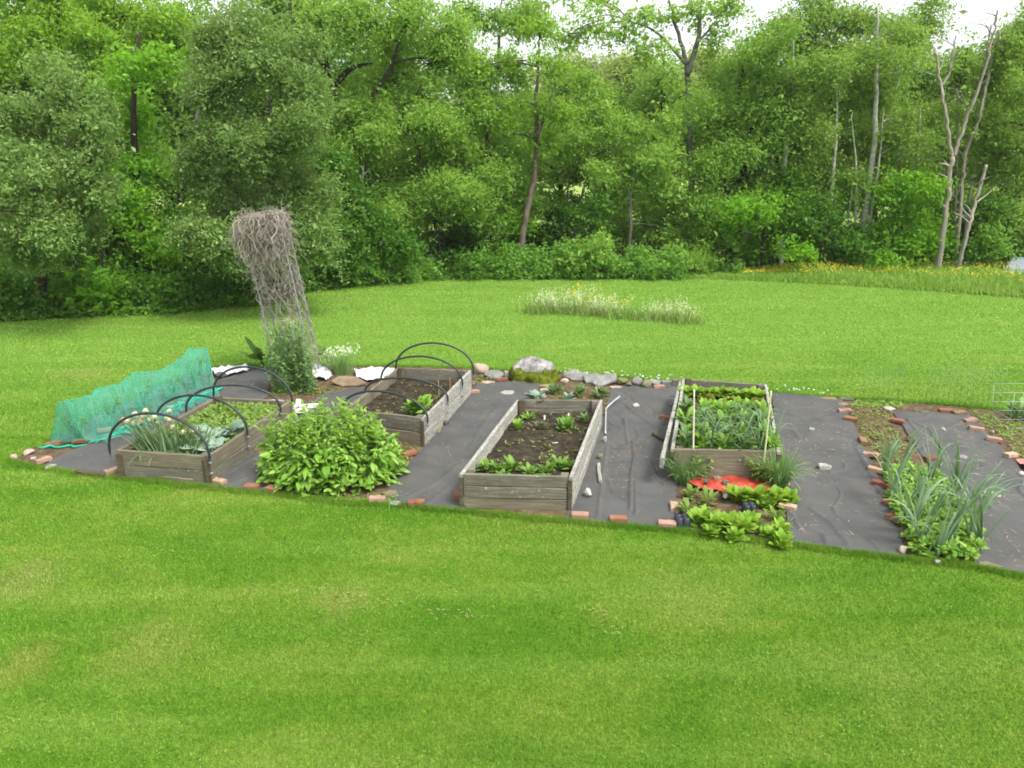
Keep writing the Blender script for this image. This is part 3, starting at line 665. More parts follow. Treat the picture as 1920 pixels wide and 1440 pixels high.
# ------------------------------------------------------------------ bricks and stones
def brick_mesh(seed, mat, L=.175, W=.088, H=.052):
    V, Fs = beam(L, W, H, seed, 5, .006, .003); V = V - np.array([L / 2, 0, 0]); mb = MB(); mb.add_many(V, Fs); return mb
BR = [  # px, py, angle, material, tilt, label
    (100, 840, 8, 0, 0, 'orange brick holding down the near end of the green net'),
    (148, 835, 22, 0, 0, 'brick with a white chip on the green net edge'),
    (195, 814, 30, 1, 0, 'pale brick on the green net apron, farthest along it'),
    (80, 872, 48, 1, 0, 'flat pinkish brick at the left corner of the garden'),
    (209, 892, 52, 1, 0, 'pinkish brick by the near left corner of the onion bed'),
    (410, 912, -28, 2, 0, 'orange tan brick by the near right corner of the onion bed'),
    (472, 922, 4, 0, 0, 'orange brick between the onion bed and the leafy bush'),
    (512, 927, -20, 0, 0, 'brick half hidden under the leafy bush'),
    (484, 850, 34, 4, 0, 'mossy brick beside the right side of the onion bed'),
    (768, 859, 40, 0, 0, 'red brick on the soil right of the leafy bush, upper one'),
    (750, 880, 62, 3, 0, 'red brick right of the leafy bush, nearer one'),
    (707, 946, 2, 1, 0, 'pinkish brick at the lawn edge below the leafy bush'),
    (780, 953, 6, 0, 0, 'brick sunk in the lawn edge left of the middle bed'),
    (859, 938, 85, 0, 0, 'red brick standing against the left side of the middle bed'),
    (1088, 977, -8, 1, 0, 'pink brick at the near right corner of the middle bed'),
    (1160, 984, -5, 0, 0, 'brick sunk in the lawn edge midway between two beds'),
    (1252, 993, -10, 1, 0, 'pinkish brick beside the dark cell pot on the lawn edge'),
    (1264, 961, 84, 2, 0, 'pale tan brick left of the lettuces and red plastic'),
    (942, 718, -8, 0, 0, 'orange brick among the stones left of the mossy boulder'),
    (888, 741, 20, 1, 0, 'pink brick by the far right corner of the bare soil bed'),
    (1250, 791, -24, 0, 0, 'orange brick left of the leek bed beside creased fabric'),
    (1236, 732, 0, 1, 0, 'pinkish brick below the grey slab near the leek bed'),
    (1268, 898, 12, 0, 0, 'brown brick under the left chive clump'),
    (1478, 960, -35, 2, 0, 'tan brick at the right edge of the lettuce plot'),
    (1585, 778, -10, 1, 0, 'pinkish brick at the far left corner of the weedy plot'),
    (1596, 793, -25, 0, 0, 'orange brick second along the left edge of the weedy plot'),
    (1618, 835, 80, 4, 0, 'brown mossy brick standing on the left edge of the weedy plot'),
    (1634, 862, -40, 1, 0, 'pink brick on the left edge of the weedy plot, above a tan one'),
    (1643, 890, -32, 2, 0, 'tan brick on the left edge of the weedy plot near the leeks'),
    (1652, 917, -40, 3, 0, 'dark brick half hidden by leek leaves, upper of three'),
    (1672, 956, -55, 3, 0, 'dark brick half hidden by leek leaves, middle of three'),
    (1681, 984, -60, 0, 0, 'orange brick half hidden by leek leaves, lowest of three'),
    (1684, 797, -40, 3, 0, 'dark red brick on the right edge of the weedy plot'),
    (1749, 869, 10, 3, 0, 'dark brick behind the leek leaves on the right hand fabric'),
    (1773, 777, 0, 0, 0, 'orange red brick at the back edge of the rightmost fabric'),
    (1800, 781, 0, 4, 0, 'dull brown brick beside the orange one at the back edge'),
    (1820, 796, 10, 1, 0, 'pink brick at the back corner of the far right plot'),
    (1832, 812, -20, 1, 0, 'pale spotted brick second along the far right plot'),
    (1865, 832, -30, 1, 0, 'pale topped brick third along the far right plot'),
    (1896, 862, 20, 2, 0, 'tan brick by the pink red cloth at the right edge')]
bm_cache = {}
for i, (px, py, ang, mi, tl, lab) in enumerate(BR):
    p = G(px, py); key = (mi, i % 3)
    if key not in bm_cache: bm_cache[key] = brick_mesh(i, M_BRICK[mi]).mesh('brick', M_BRICK[mi], smooth=False)
    o = bpy.data.objects.new('brick', bm_cache[key]); COL.objects.link(o)
    o.location = (p.x, p.y + .03, .026); o.rotation_euler = (rad((i * 37 % 9) - 4), rad((i * 53 % 9) - 4), rad(ang))
    tag(o, lab, 'brick', 'bricks holding down the fabric')

def slab_geo(seed, sx, sy, sz):
    g = np.random.default_rng(seed); n = int(g.integers(5, 8)); a = np.sort(np.linspace(0, 2 * math.pi, n, endpoint=False) + g.uniform(-.32, .32, n)); r = g.uniform(.78, 1.08, n)
    m = 5; A_ = np.concatenate([np.linspace(a[i], a[(i + 1) % n] + (2 * math.pi if i == n - 1 else 0), m, endpoint=False) for i in range(n)])
    P = np.column_stack([np.cos(a) * r, np.sin(a) * r]); ring = np.concatenate([P[i] + (P[(i + 1) % n] - P[i]) * np.linspace(0, 1, m, endpoint=False)[:, None] for i in range(n)]); ring += g.normal(0, .018, ring.shape); k = len(ring)
    lev = [(-.5, .93), (-.3, 1.0), (.28, .98), (.5, .90)]; V = [np.column_stack([ring * f * np.array([sx, sy]) / 2, np.full(k, z * sz) + g.normal(0, .05 * sz, k)]) for z, f in lev]
    V.append(np.column_stack([ring * .5 * np.array([sx, sy]) / 2, np.full(k, .53 * sz) + g.normal(0, .05 * sz, k)])); V.append(np.array([[0, 0, .55 * sz], [0, 0, -.5 * sz]])); V = np.concatenate(V)
    F = [[l * k + i, l * k + (i + 1) % k, (l + 1) * k + (i + 1) % k, (l + 1) * k + i] for l in range(4) for i in range(k)]; T = [[4 * k + i, 4 * k + (i + 1) % k, 5 * k] for i in range(k)] + [[(i + 1) % k, i, 5 * k + 1] for i in range(k)]
    return V, [np.array(F), np.array(T)]
def rock_geo(seed, sx, sy, sz, cuts=9, rough=.12, sub=3, flat=False):
    r = random.Random(seed); bm = bmesh.new(); bmesh.ops.create_icosphere(bm, subdivisions=sub, radius=1)
    V = np.array([v.co[:] for v in bm.verts]); F = np.array([[v.index for v in f.verts] for f in bm.faces]); bm.free()
    g = np.random.default_rng(seed)
    for _ in range(cuts):
        n = unit(g, 1)[0]
        if flat: n[2] *= .35; n /= np.linalg.norm(n)
        d = g.uniform(.55, .85); e = V @ n - d; V -= np.where(e > 0, e, 0)[:, None] * n
    off = Vector((seed * 1.7, seed * .9, 3.1))
    for i in range(len(V)):
        v = Vector(V[i]); V[i] *= 1 + rough * mnoise.fractal(v * 2.2 + off, .9, 2.1, 4)
    V = V * np.array([sx, sy, sz]) * .5
    if flat: V[:, 2] = np.clip(V[:, 2], -sz * .30, sz * .30)
    return V, F
ST = [  # px, py (foot), width px, depth ratio, height px, kind, flat, angle, label
    (25, 864, 13, .9, 8, 'beige', 0, 0, 'small beige stone at the far left corner of the garden'),
    (50, 857, 20, .8, 8, 'pink', 0, 20, 'dull pinkish stone beside the near end of the net'),
    (61, 865, 10, .8, 5, 'pale', 1, 0, 'little pale stone between the corner bricks'),
    (92, 882, 20, .8, 6, 'pale', 1, 10, 'flat pale stone on the front edge left of the onion bed'),
    (212, 826, 9, .7, 4, 'beige', 1, 0, 'small stone on the fabric beside the green net'),
    (413, 712, 20, .7, 10, 'dark', 0, 15, 'dark rounded stone on the white cloth beside the net'),
    (650, 728, 60, .55, 15, 'brown', 1, -4, 'long brown slab between the trellis and the hooped beds'),
    (796, 838, 22, .8, 9, 'dark', 1, -5, 'dark flat stone at the near right corner of the bare soil bed'),
    (821, 817, 12, .9, 8, 'brown', 0, 0, 'brownish round stone against the right side of the bare soil bed'),
    (836, 801, 11, .9, 8, 'dark', 0, 0, 'dark stone against the right side of the bare soil bed'),
    (738, 951, 22, .6, 4, 'pale', 1, -5, 'flat pale stone at the lawn edge right of the bush'),
    (705, 939, 10, .8, 5, 'pale', 0, 0, 'tiny pale stone under the right edge of the bush'),
    (730, 932, 26, .6, 6, 'brown', 1, 5, 'flat brown stone under the right edge of the bush'),
    (900, 702, 31, .8, 17, 'beige', 0, 0, 'smooth beige boulder by the far right corner of the bare soil bed'),
    (914, 722, 24, .5, 7, 'beige', 1, 5, 'flat sandy stone beside the orange brick at the back edge'),
    (928, 711, 34, .7, 11, 'grey', 1, -12, 'flat grey stone behind the orange brick'),
    (949, 714, 14, .8, 14, 'grey', 0, 0, 'upright grey stone left of the mossy boulder'),
    (960, 710, 9, .8, 11, 'pale', 0, 0, 'small pale stone tucked against the mossy boulder'),
    (975, 722, 34, .5, 6, 'dark', 1, -3, 'dark thin slab at the foot of the mossy boulder'),
    (1020, 728, 24, .5, 5, 'brown', 1, 6, 'thin brown slab right of the mossy boulder foot'),
    (1021, 736, 19, .7, 6, 'beige', 1, 0, 'pale flat stone below the boulder beside the small plot'),
    (954, 743, 29, .7, 7, 'pale', 1, -4, 'flat pale oval stone alone on the fabric near the boulder'),
    (1060, 720, 16, .8, 7, 'beige', 0, 0, 'yellowish pale stone left of the grey slabs'),
    (1083, 716, 48, .6, 14, 'grey', 1, -14, 'long grey slab, left one of the overlapping slabs'),
    (1112, 720, 44, .6, 15, 'grey', 1, 14, 'grey slab in the middle of the overlapping slabs'),
    (1133, 726, 50, .5, 17, 'grey', 1, 26, 'largest tilted grey slab, right one of the overlapping slabs'),
    (1166, 724, 26, .7, 11, 'mossy', 0, 0, 'mossy brown stone right of the grey slabs'),
    (1155, 731, 24, .5, 5, 'beige', 1, 0, 'flat sandy stone below the mossy brown one'),
    (1179, 728, 13, .8, 8, 'brown', 0, 0, 'small brown stone in the row along the back edge'),
    (1196, 727, 21, .7, 14, 'grey', 0, 25, 'tilted grey stone in the row left of the leek bed'),
    (1213, 730, 22, .7, 12, 'mossy', 0, 0, 'yellow mossy stone in the row left of the leek bed'),
    (1230, 727, 24, .6, 14, 'grey', 1, -25, 'grey slab leaning above the pinkish brick near the leek bed'),
    (1264, 748, 12, .6, 4, 'dark', 1, 0, 'small dark flat stone beside the far corner of the leek bed'),
    (1192, 767, 14, .7, 6, 'pale', 0, 0, 'small pale triangular stone on the creased fabric'),
    (1261, 766, 12, .8, 10, 'grey', 0, 0, 'round grey stone against the left side of the leek bed'),
    (1134, 833, 10, .9, 9, 'pale', 0, 10, 'pale stone by the lower end of the bent pipe'),
    (1124, 866, 14, .8, 10, 'mossy', 0, 0, 'mossy stone beside the middle bed above the stick'),
    (1102, 938, 16, .9, 14, 'pale', 0, 0, 'light grey cobble beside the near end of the middle bed'),
    (1324, 919, 11, .8, 8, 'dark', 0, 0, 'dark grey pebble on the red plastic, left one'),
    (1344, 912, 13, .8, 7, 'brown', 0, 0, 'brownish pebble on the red plastic near the bed front'),
    (1359, 921, 13, .8, 8, 'dark', 0, 0, 'dark pebble in the middle of the red plastic'),
    (1360, 946, 12, .8, 8, 'pale', 0, 0, 'pale pebble on the near tip of the red plastic'),
    (1442, 914, 13, .8, 9, 'pink', 0, 0, 'pale pink pebble on the right end of the red plastic'),
    (1474, 917, 17, .8, 12, 'pink', 0, 0, 'pink stone beside the right chive clump'),
    (1523, 812, 13, .8, 6, 'pale', 0, 0, 'white stone on the fabric right of the leek bed, farther one'),
    (1546, 886, 24, .7, 11, 'pale', 0, -20, 'pale wedge shaped stone on the fabric right of the leek bed'),
    (1668, 772, 20, .7, 8, 'pale', 1, -15, 'flat pale stone at the back of the weedy plot'),
    (1712, 830, 17, .8, 9, 'mossy', 0, 0, 'yellowish mossy stone behind the tall leeks'),
    (1768, 813, 10, .8, 7, 'pale', 0, 0, 'small white stone on the rightmost fabric'),
    (1805, 864, 23, .6, 8, 'grey', 1, -10, 'flat grey stone on the rightmost fabric behind the leeks'),
    (1856, 932, 20, .7, 9, 'pale', 1, -12, 'broken pale stone on the rightmost fabric, left piece'),
    (1871, 937, 16, .7, 8, 'pale', 1, 8, 'broken pale stone on the rightmost fabric, right piece'),
    (1695, 1043, 16, .8, 14, 'beige', 0, 30, 'rough beige stone at the near left corner of the leek plot'),
    (1758, 1060, 13, .6, 8, 'pale', 1, 40, 'pale stone under the leeks on the lawn edge'),
    (1858, 1070, 45, .4, 9, 'mossy', 1, -18, 'pale concrete edging piece at the lawn edge'),
    (1918, 898, 16, .8, 9, 'pale', 0, 0, 'white stone below the pink red cloth'),
    (1556, 753, 28, .5, 7, 'brown', 1, -6, 'brown flat stone at the back edge right of the leek bed'),
    (1580, 763, 19, .6, 6, 'brown', 1, 0, 'flat dull stone by the far left corner of the weedy plot'),
    (1588, 753, 24, .5, 6, 'dark', 1, -5, 'dark thin slab at the back of the weedy plot'),
    (1736, 778, 18, .6, 5, 'dark', 1, 0, 'dark flat stone at the back edge of the rightmost fabric'),
    (1861, 816, 7, .8, 5, 'pale', 0, 0, 'tiny white stone on the far right plot')]
for i, (px, py, w, dr, hp, kd, fl, ang, lab) in enumerate(ST):
    p = G(px, py); s = mpp(p); W = w * s; H = hp * s * 1.15
    mb = MB()
    if fl: V, Fs = slab_geo(i + 3, W * 1.22, W * 1.22 * dr, max(.02, H * (.24 if hp > 10 else .4))); mb.add_many(V, Fs)
    else: V, F = rock_geo(i + 3, W * 1.15, W * 1.15 * dr, H * 1.35, 10, .13, 3); mb.add(V, F)
    tall = fl and hp > 10; lift = .05 if 1315 < px < 1450 and 905 < py < 950 else 0
    zc = (H * .42 if tall else max(.012, -V[:, 2].min() * .72)) + (.02 if py > 700 else 0)
    loc = (p.x, p.y + W * dr * .4, zc + lift)
    o = bpy.data.objects.new('stone', mb.mesh('stone', M_RK[kd], smooth=not fl)); COL.objects.link(o); o.location = loc
    o.rotation_euler = (rad(24) if tall else rad(4), rad(-ang * .4) if tall else 0, rad(ang)); tag(o, lab, 'stone', 'stones along the fabric edges')
# concrete blocks left of the leek bed
for (px, py, w, mat, lab) in ((1251, 731, .15, M_RK['grey'], 'grey concrete block beside the far left corner of the leek bed'), (1268, 728, .11, M_RK['dark'], 'dark mossy block touching the far left corner of the leek bed')):
    p = G(px, py); mb = MB(); V, Fs = beam(w, .12, .12, px, 5, .008, .004); mb.add_many(V - np.array([w / 2, 0, 0]), Fs)
    o = bpy.data.objects.new('block', mb.mesh('block', mat, smooth=False)); COL.objects.link(o); o.location = (p.x, p.y + .08, .01); o.rotation_euler = (0, 0, rad(-6)); tag(o, lab, 'block')
# mossy boulder
def boulder():
    p = G(1006, 722); p.y += .32; s = mpp(p); T = thing('boulder', 'big pale boulder with thick yellow green moss on its lower half', 'boulder', (p.x, p.y, 0))
    V, F = rock_geo(91, 84 * s * 1.2, .66, .92, 12, .14, 5); V[:, 2] = np.where(V[:, 2] > .26, .26 + (V[:, 2] - .26) * .5, V[:, 2]) * .98 + .05 - .10 * V[:, 0]; q = np.clip(V[:, 2] / .3, 0, 1); V[:, 0] += .05 * q
    V += np.array([p.x, p.y, 0]); mb = MB(); mb.add(V, F)
    m, N, L, o = newmat('mossy boulder'); v = coords(N, L, 'object')
    rk = ramp(N, L, nz(N, L, v, 6, 7, .7), [(.32, (.075, .068, .064)), (.46, (.20, .188, .18)), (.66, (.46, .45, .43))])
    ms = ramp(N, L, nz(N, L, v, 14, 6, .7), [(.3, (.032, .046, .005)), (.55, (.095, .115, .009)), (.8, (.20, .21, .02))])
    sx = N.new('ShaderNodeSeparateXYZ'); tc = N.new('ShaderNodeTexCoord'); L.new(tc.outputs['Object'], sx.inputs[0])
    ad = N.new('ShaderNodeMath'); ad.operation = 'MULTIPLY_ADD'; L.new(nz(N, L, v, 4.5, 5, .7), ad.inputs[0]); ad.inputs[1].default_value = -.42; L.new(sx.outputs[2], ad.inputs[2])
    k = ramp(N, L, ad.outputs[0], [(.0, (1, 1, 1)), (.035, (0, 0, 0))])
    hn = nz(N, L, v, 18, 7, .7)
    princ(N, L, o, mix(N, L, k, rk, ms), .95, .1, bump(N, L, hn, .9, .03))
    part(mb, 'rock', m, T)
boulder()

# ------------------------------------------------------------------ plants of the garden
def rosette(mb, c, n, L, W, el, g, droop=.9, prof='spoon', spread=.03, wavy=.12, seg=5, cup=.25):
    az = g.uniform(0, 6.28, n); P = np.array(c)[None] + np.column_stack([np.cos(az) * spread * g.random(n), np.sin(az) * spread * g.random(n), np.zeros(n)])
    leaves(mb, P, az + g.normal(0, .3, n), el + g.normal(0, .22, n), L * g.uniform(.65, 1.15, n), W * g.uniform(.75, 1.15, n), droop * g.uniform(.6, 1.3, n), prof, seg, cup, g.normal(0, .25, n), wavy, g)
def plant(name, label, cat, c, fn, mat, group=None):
    mb = MB(); fn(mb); return solo(mb, name, mat, label, cat, c, group)
GA = np.random.default_rng(77)
# onion clump with flower globes
def onions():
    T = thing('onion_clump', 'flowering onion clump with pale round heads at the near end of its bed', 'onion', at1(.38, .12, .27))
    mb = MB(); g = np.random.default_rng(3); n = 150
    c = [at1(g.uniform(.10, .80), abs(g.normal(.10, .045)) + .02) for _ in range(n)]
    P = np.array([(p.x, p.y, .26) for p in c]); cx = P[:, 0].mean()
    az = np.where(P[:, 0] > cx, 0, math.pi) + g.normal(0, .9, n); el = 1.45 - np.abs(P[:, 0] - cx) * .9 - np.abs(g.normal(0, .16, n))
    leaves(mb, P, az, el, g.uniform(.28, .52, n), .026, g.uniform(.0, .5, n), 'blade', 6, .7)
    k = 16; PP = P[:k].copy(); PP[:, 1] -= .05
    leaves(mb, PP, -1.57 + g.normal(0, .8, k), g.uniform(.5, 1.0, k), g.uniform(.3, .5, k), .02, g.uniform(1.6, 2.6, k), 'blade', 7, .5)
    part(mb, 'leaves', LF['onion'], T)
    heads = [(262, 791), (253, 776), (273, 771), (255, 780), (280, 787), (290, 782), (251, 793), (266, 794), (317, 771), (237, 789), (227, 793), (231, 788), (241, 785), (313, 784), (324, 800), (343, 811), (296, 792), (317, 787), (268, 781), (360, 808)]
    for i, (px, py) in enumerate(heads):
        Yb = at1(.4, .10).y + g.uniform(-.05, .12); h = A(px, py, Yb)
        b = at1(np.clip((px - 215) / 165 * .8 + .1, .08, .85), .1); mb = MB()
        tube(mb, smooth_line([(b.x, b.y, .26), ((b.x + h.x) / 2 + .01, (b.y + h.y) / 2, .26 + (h.z - .26) * .6), (h.x, h.y, h.z)], 6), [.007, .006, .004], 6)
        st = part(mb, 'flower_stalk', LF['onion'], T)
        mb = MB(); d = unit(g, 160); r = g.uniform(.028, .037); diamonds(mb, np.array(h)[None] + d * r * g.uniform(.75, 1.05, (160, 1)), d + g.normal(0, .3, d.shape), np.full(160, .017), .55, g)
        V, F = rock_geo(i, r * 1.7, r * 1.7, r * 1.7, 0, .03, 2); mb.add(V + np.array(h)[None], F)
        part(mb, 'flower_head', M_GLOBE, st)
onions()
for i, (u, v, lab) in enumerate(((.78, .24, 'grey green broccoli plant right of the flowering onions'), (.62, .36, 'large grey green broccoli plant behind the flowering onions'), (.86, .40, 'grey green broccoli plant under the second hoop'), (.66, .17, 'small dark broccoli plant tucked among the onions'), (.9, .13, 'low leafy broccoli plant in the near corner of the onion bed'))):
    p = at1(u, v, .27); g = np.random.default_rng(20 + i); mb = MB()
    tube(mb, [(p.x, p.y, .24), (p.x, p.y, .33)], .012, 6)
    for hz in (.27, .31, .35): rosette(mb, (p.x, p.y, hz), 6, .21, .15, .75, g, .9, 'spoon', .01, .22)
    solo(mb, 'broccoli_plant', LF['brassica'], lab, 'broccoli', p, 'broccoli plants in the onion bed')
seedling_stuff('seedling_carpet', 'carpet of small bright seedlings covering the middle of the onion bed', at1, (.06, .97), (.34, .97), 1500, .055, LF['seed'], 31, .03)
seedling_stuff('seedling_carpet', 'thin fringe of small seedlings round the broccoli plants', at1, (.5, .98), (.06, .34), 220, .045, LF['seed'], 32, .02)
# bare soil bed: one leafy plant, tiny seedlings, two thin sticks
def leafy(name, label, p, n, L, W, mat, seed, h=.12, cat='leafy plant', grp=None, prof='spoon', el=.95):
    g = np.random.default_rng(seed); mb = MB()
    for k in range(3): rosette(mb, (p.x, p.y, p.z + h * k * .4), n, L, W, el + .12 * k, g, .9, prof, .035)
    return solo(mb, name, mat, label, cat, p, grp)
leafy('leafy_plant', 'bushy bright green plant alone in the bare soil bed', at2(.80, .20, .24), 14, .24, .11, LF['greens'], 41, .14)
for i, (u, v) in enumerate(((.06, .10), (.18, .07), (.30, .08), (.42, .09), (.52, .12), (.60, .13), (.13, .03), (.36, .14))):
    pass
seedling_stuff('seedling_row', 'thin row of yellow green seedlings at the near end of the bare soil bed', at2, (.08, .62), (.05, .17), 26, .06, LF['weed'], 42, .02, prof='leaf')
seedling_stuff('seedling_scatter', 'sparse tiny seedlings scattered on the bare hooped soil', at2, (.05, .95), (.2, .9), 70, .028, LF['weed'], 43, .01, clump=.5)
def stick(name, label, a, b, r, mat, cat, grp=None, n=6):
    mb = MB(); a, b = Vector(a), Vector(b); L = b - a
    s = Vector((L.y, -L.x, 0)).normalized() if abs(L.x) + abs(L.y) > 1e-6 else Vector((1, 0, 0))
    tube(mb, smooth_line([a, a.lerp(b, .5) + s * .004, b], 10), [r, r * .95, r * .85], n); return solo(mb, name, mat, label, cat, a, grp)
M_TWIG = noisy('orange cane', [(.3, (.36, .22, .12)), (.7, (.52, .36, .22))], 9, .8, .1, .2)
p = at2(.80, .62, .22); stick('cane', 'thin orange cane standing in the bare soil bed, nearer one', p, p + Vector((.0, 0, .26)), .005, M_TWIG, 'cane')
p = at2(.86, .78, .22); stick('cane', 'thin orange cane standing in the bare soil bed, farther one', p, p + Vector((.0, 0, .22)), .005, M_TWIG, 'cane')
# wires bowing over the near board of the bare soil bed
# ------------ middle bed: beets, herbs, tags
for i, (px, py, L, lab) in enumerate(((912, 882, .15, 'leftmost beet seedling in the middle bed front row'), (934, 885, .15, 'second beet seedling from the left in the middle bed'), (961, 884, .19, 'tallest beet seedling in the left half of the middle bed row'), (992, 892, .14, 'beet seedling in the centre of the middle bed row'), (1026, 887, .15, 'beet seedling right of centre in the middle bed row'), (1048, 880, .17, 'dark tinged beet seedling near the right end of the middle bed row'), (1066, 880, .16, 'rightmost beet seedling against the pale board of the middle bed'), (945, 895, .10, 'short beet seedling close to the front board of the middle bed'))):
    leafy('beet_plant', lab, G(px, py, .235), 9, L * .85, L * .30, LF['beet'], 50 + i, .05, 'beet', 'beet seedlings in the middle bed', el=.9)
seedling_stuff('beet_fringe', 'small leaves filling between the beet seedlings in the middle bed', at3, (.08, .92), (.02, .10), 110, .06, LF['beet'], 59, .02, prof='leaf')
leafy('leafy_plant', 'roundest green herb plant at the back right of the middle bed', G(1060, 806, .235), 16, .14, .05, LF['beet'], 61, .06, 'herb', prof='leaf')
leafy('leafy_plant', 'upright green herb plant at the back left of the middle bed', G(971, 806, .235), 9, .13, .04, LF['greens'], 62, .08, 'herb', prof='leaf', el=1.1)
leafy('leafy_plant', 'small herb plant by the far left post of the middle bed', G(991, 786, .235), 8, .10, .035, LF['greens'], 63, .04, 'herb', prof='leaf')
leafy('leafy_plant', 'greyish purple herb plant at the back of the middle bed', G(1014, 806, .235), 18, .12, .015, leafmat('dull purple leaf', (.07, .085, .05), (.12, .13, .075), (.17, .18, .11), .2), 64, .05, 'herb', prof='leaf', el=1.0)
leafy('leafy_plant', 'pale herb plant by the far right post of the middle bed', G(1096, 793, .235), 9, .12, .035, LF['pea'], 65, .06, 'herb', prof='leaf', el=1.1)
leafy('leafy_plant', 'tiny pale seedling in the right middle of the middle bed', G(1027, 842, .235), 6, .07, .025, LF['weed'], 66, .02, 'herb', prof='leaf')
for px, py, lab in ((1021, 787, 'white plant tag left of the other two in the middle bed'), (1066, 783, 'white plant tag behind the roundest herb'), (1098, 784, 'white plant tag by the far right corner of the middle bed')):
    p = G(px, py, .235); mb = MB(); V, Fs = beam(.075, .022, .003, 3, 3, .001, .0003); V = V[:, [1, 2, 0]]; mb.add_many(V + np.array([p.x, p.y, .225]), [f[:, ::-1] for f in Fs]); solo(mb, 'plant_tag', M_TAGW, lab, 'plant tag', p, 'white plant tags', smooth=False)
seedling_stuff('seedling_scatter', 'tiny sparse seedlings scattered on the middle bed soil', at3, (.06, .94), (.14, .95), 150, .030, LF['weed'], 67, .01, clump=.5)
p = G(1040, 832, .24); mb = MB(); V, Fs = beam(.07, .012, .006, 5, 4, .002, .002); mb.add_many(V + np.array([p.x - .03, p.y, .25]), Fs); solo(mb, 'wood_chip', M_BAMBOO, 'pale wood chip lying on the middle bed soil', 'wood chip', p)
# light plants in the little plot behind the middle bed
for i, (px, py, lab) in enumerate(((1042, 738, 'light green plant nearest the boulder in the little back plot'), (1083, 742, 'light green plant in the centre of the little back plot'), (1124, 744, 'light green plant below the tilted grey slab in the little back plot'))):
    leafy('leafy_plant', lab, G(px, py, .02), 10, .17, .06, LF['pea'], 70 + i, .07, 'young plant', 'young plants behind the middle bed', prof='leaf')
leafy('broccoli_plant', 'grey green broccoli leaves behind the far left corner of the middle bed', G(1003, 752, .02), 5, .20, .14, LF['brassica'], 75, .06, 'broccoli')
leafy('broccoli_plant', 'small grey green broccoli leaf behind the middle bed back board', G(1064, 752, .02), 4, .14, .10, LF['brassica'], 76, .05, 'broccoli')
# ------------ leek bed
g = np.random.default_rng(8)
for i in range(8):
    u = .05 + .125 * i + g.normal(0, .01)
    leafy('lettuce', ['pale yellow lettuce at the far left corner of the leek bed', 'frilly green lettuce second along the far end of the leek bed', 'frilly green lettuce third along the far end of the leek bed', 'green lettuce just left of a reddish one at the far end', 'green lettuce in the middle of the far row, right of a reddish one', 'green lettuce sixth along the far end of the leek bed', 'tall green lettuce seventh along the far end of the leek bed', 'pale yellow lettuce at the far right corner of the leek bed'][i],
          at4(u, .86 + g.normal(0, .012), .28), 16, .15, .105, LF['lettuce'], 80 + i, .06, 'lettuce', 'lettuces at the far end of the leek bed', prof='round', el=.8)
for i, (u, v, lab) in enumerate(((.30, .80, 'reddish lettuce left of centre in the far lettuce row'), (.60, .80, 'reddish lettuce right of centre in the far lettuce row'), (.90, .80, 'reddish lettuce by the right board in the far lettuce row'))):
    leafy('lettuce', lab, at4(u, v, .28), 9, .10, .07, LF['redlet'], 90 + i, .03, 'lettuce', 'red lettuces in the leek bed', prof='round', el=.8)
for i, (u, v, lab) in enumerate(((.30, .68, 'small seedling lettuce left in the sparse second row'), (.45, .68, 'yellow green lettuce second in the sparse second row'), (.66, .70, 'bright lettuce right of centre in the second row'), (.80, .70, 'large bright lettuce in the second row near the right board'), (.94, .68, 'yellow green lettuce against the right board in the second row'))):
    leafy('lettuce', lab, at4(u, v, .28), 9, .13, .09, LF['lettuce'], 95 + i, .04, 'lettuce', 'second row of lettuces in the leek bed', prof='round')
LEFTW = ('left', 'left of centre', 'central', 'right of centre', 'right')
k = 0
for r, v in enumerate((.50, .36, .20, .06)):
    for c in range(5):
        lab = f"{LEFTW[c]} leafy greens plant in the {('farthest', 'second', 'third', 'nearest')[r]} row of the dense greens"
        leafy('greens_plant', lab, at4(.09 + .205 * c + g.normal(0, .02), v + g.normal(0, .015), .28), 17, .17, .062, LF['greens'] if k % 3 else LF['pea'], 110 + k, .16, 'leafy greens', 'dense greens in the leek bed'); k += 1
def leek(label, p, n, L, W, mat, seed, grp, tilt=.0, cat='leek', lean=0):
    g = np.random.default_rng(seed); T = thing('leek', label, cat, p, grp); mb = MB()
    sh = L * .22; tx = lean * sh
    tube(mb, [(p.x, p.y, p.z - .01), (p.x + tx, p.y, p.z + sh)], [W * .45, W * .38], 8); part(mb, 'stem', LF['bluegreen'], T)
    mb = MB(); side = g.choice([0, math.pi], n); az = g.uniform(-.5, .5) + side + g.normal(0, .35, n)
    z = np.linspace(.3, 1, n) * sh; P = np.column_stack([p.x + tx * z / sh, np.full(n, p.y), p.z + z])
    leaves(mb, P, az, g.uniform(1.1, 1.52, n), L * g.uniform(.55, 1.1, n), W * g.uniform(.7, 1.2, n), np.where(g.random(n) < .30, g.uniform(1.0, 2.1, n), g.uniform(.1, .6, n)) * 1.25, 'blade', 10, .5, g.normal(0, .2, n), dexp=2.4)
    part(mb, 'leaves', mat, T)
lk = [(.16, .10), (.27, .16), (.36, .05), (.44, .15), (.52, .05), (.60, .17), (.68, .07), (.76, .15), (.84, .06), (.90, .18), (.94, .08), (.33, .28), (.55, .30), (.72, .28), (.88, .32)]
LKW = ['first leek from the left in the near part of the leek bed', 'second leek from the left in the leek bed', 'third leek from the left, close to the front board', 'fourth leek from the left in the leek bed', 'leek in the middle close to the front board', 'leek just right of the middle of the leek bed', 'leek right of the middle, close to the front board', 'leek left of the yellowish stake in the leek bed', 'leek in front of the yellowish stake', 'leek behind the yellowish stake in the leek bed', 'rightmost leek leaning over the pale board', 'leek rising from the greens left of centre', 'leek rising from the greens in the centre', 'leek rising from the greens right of centre', 'leek rising from the greens near the right board']
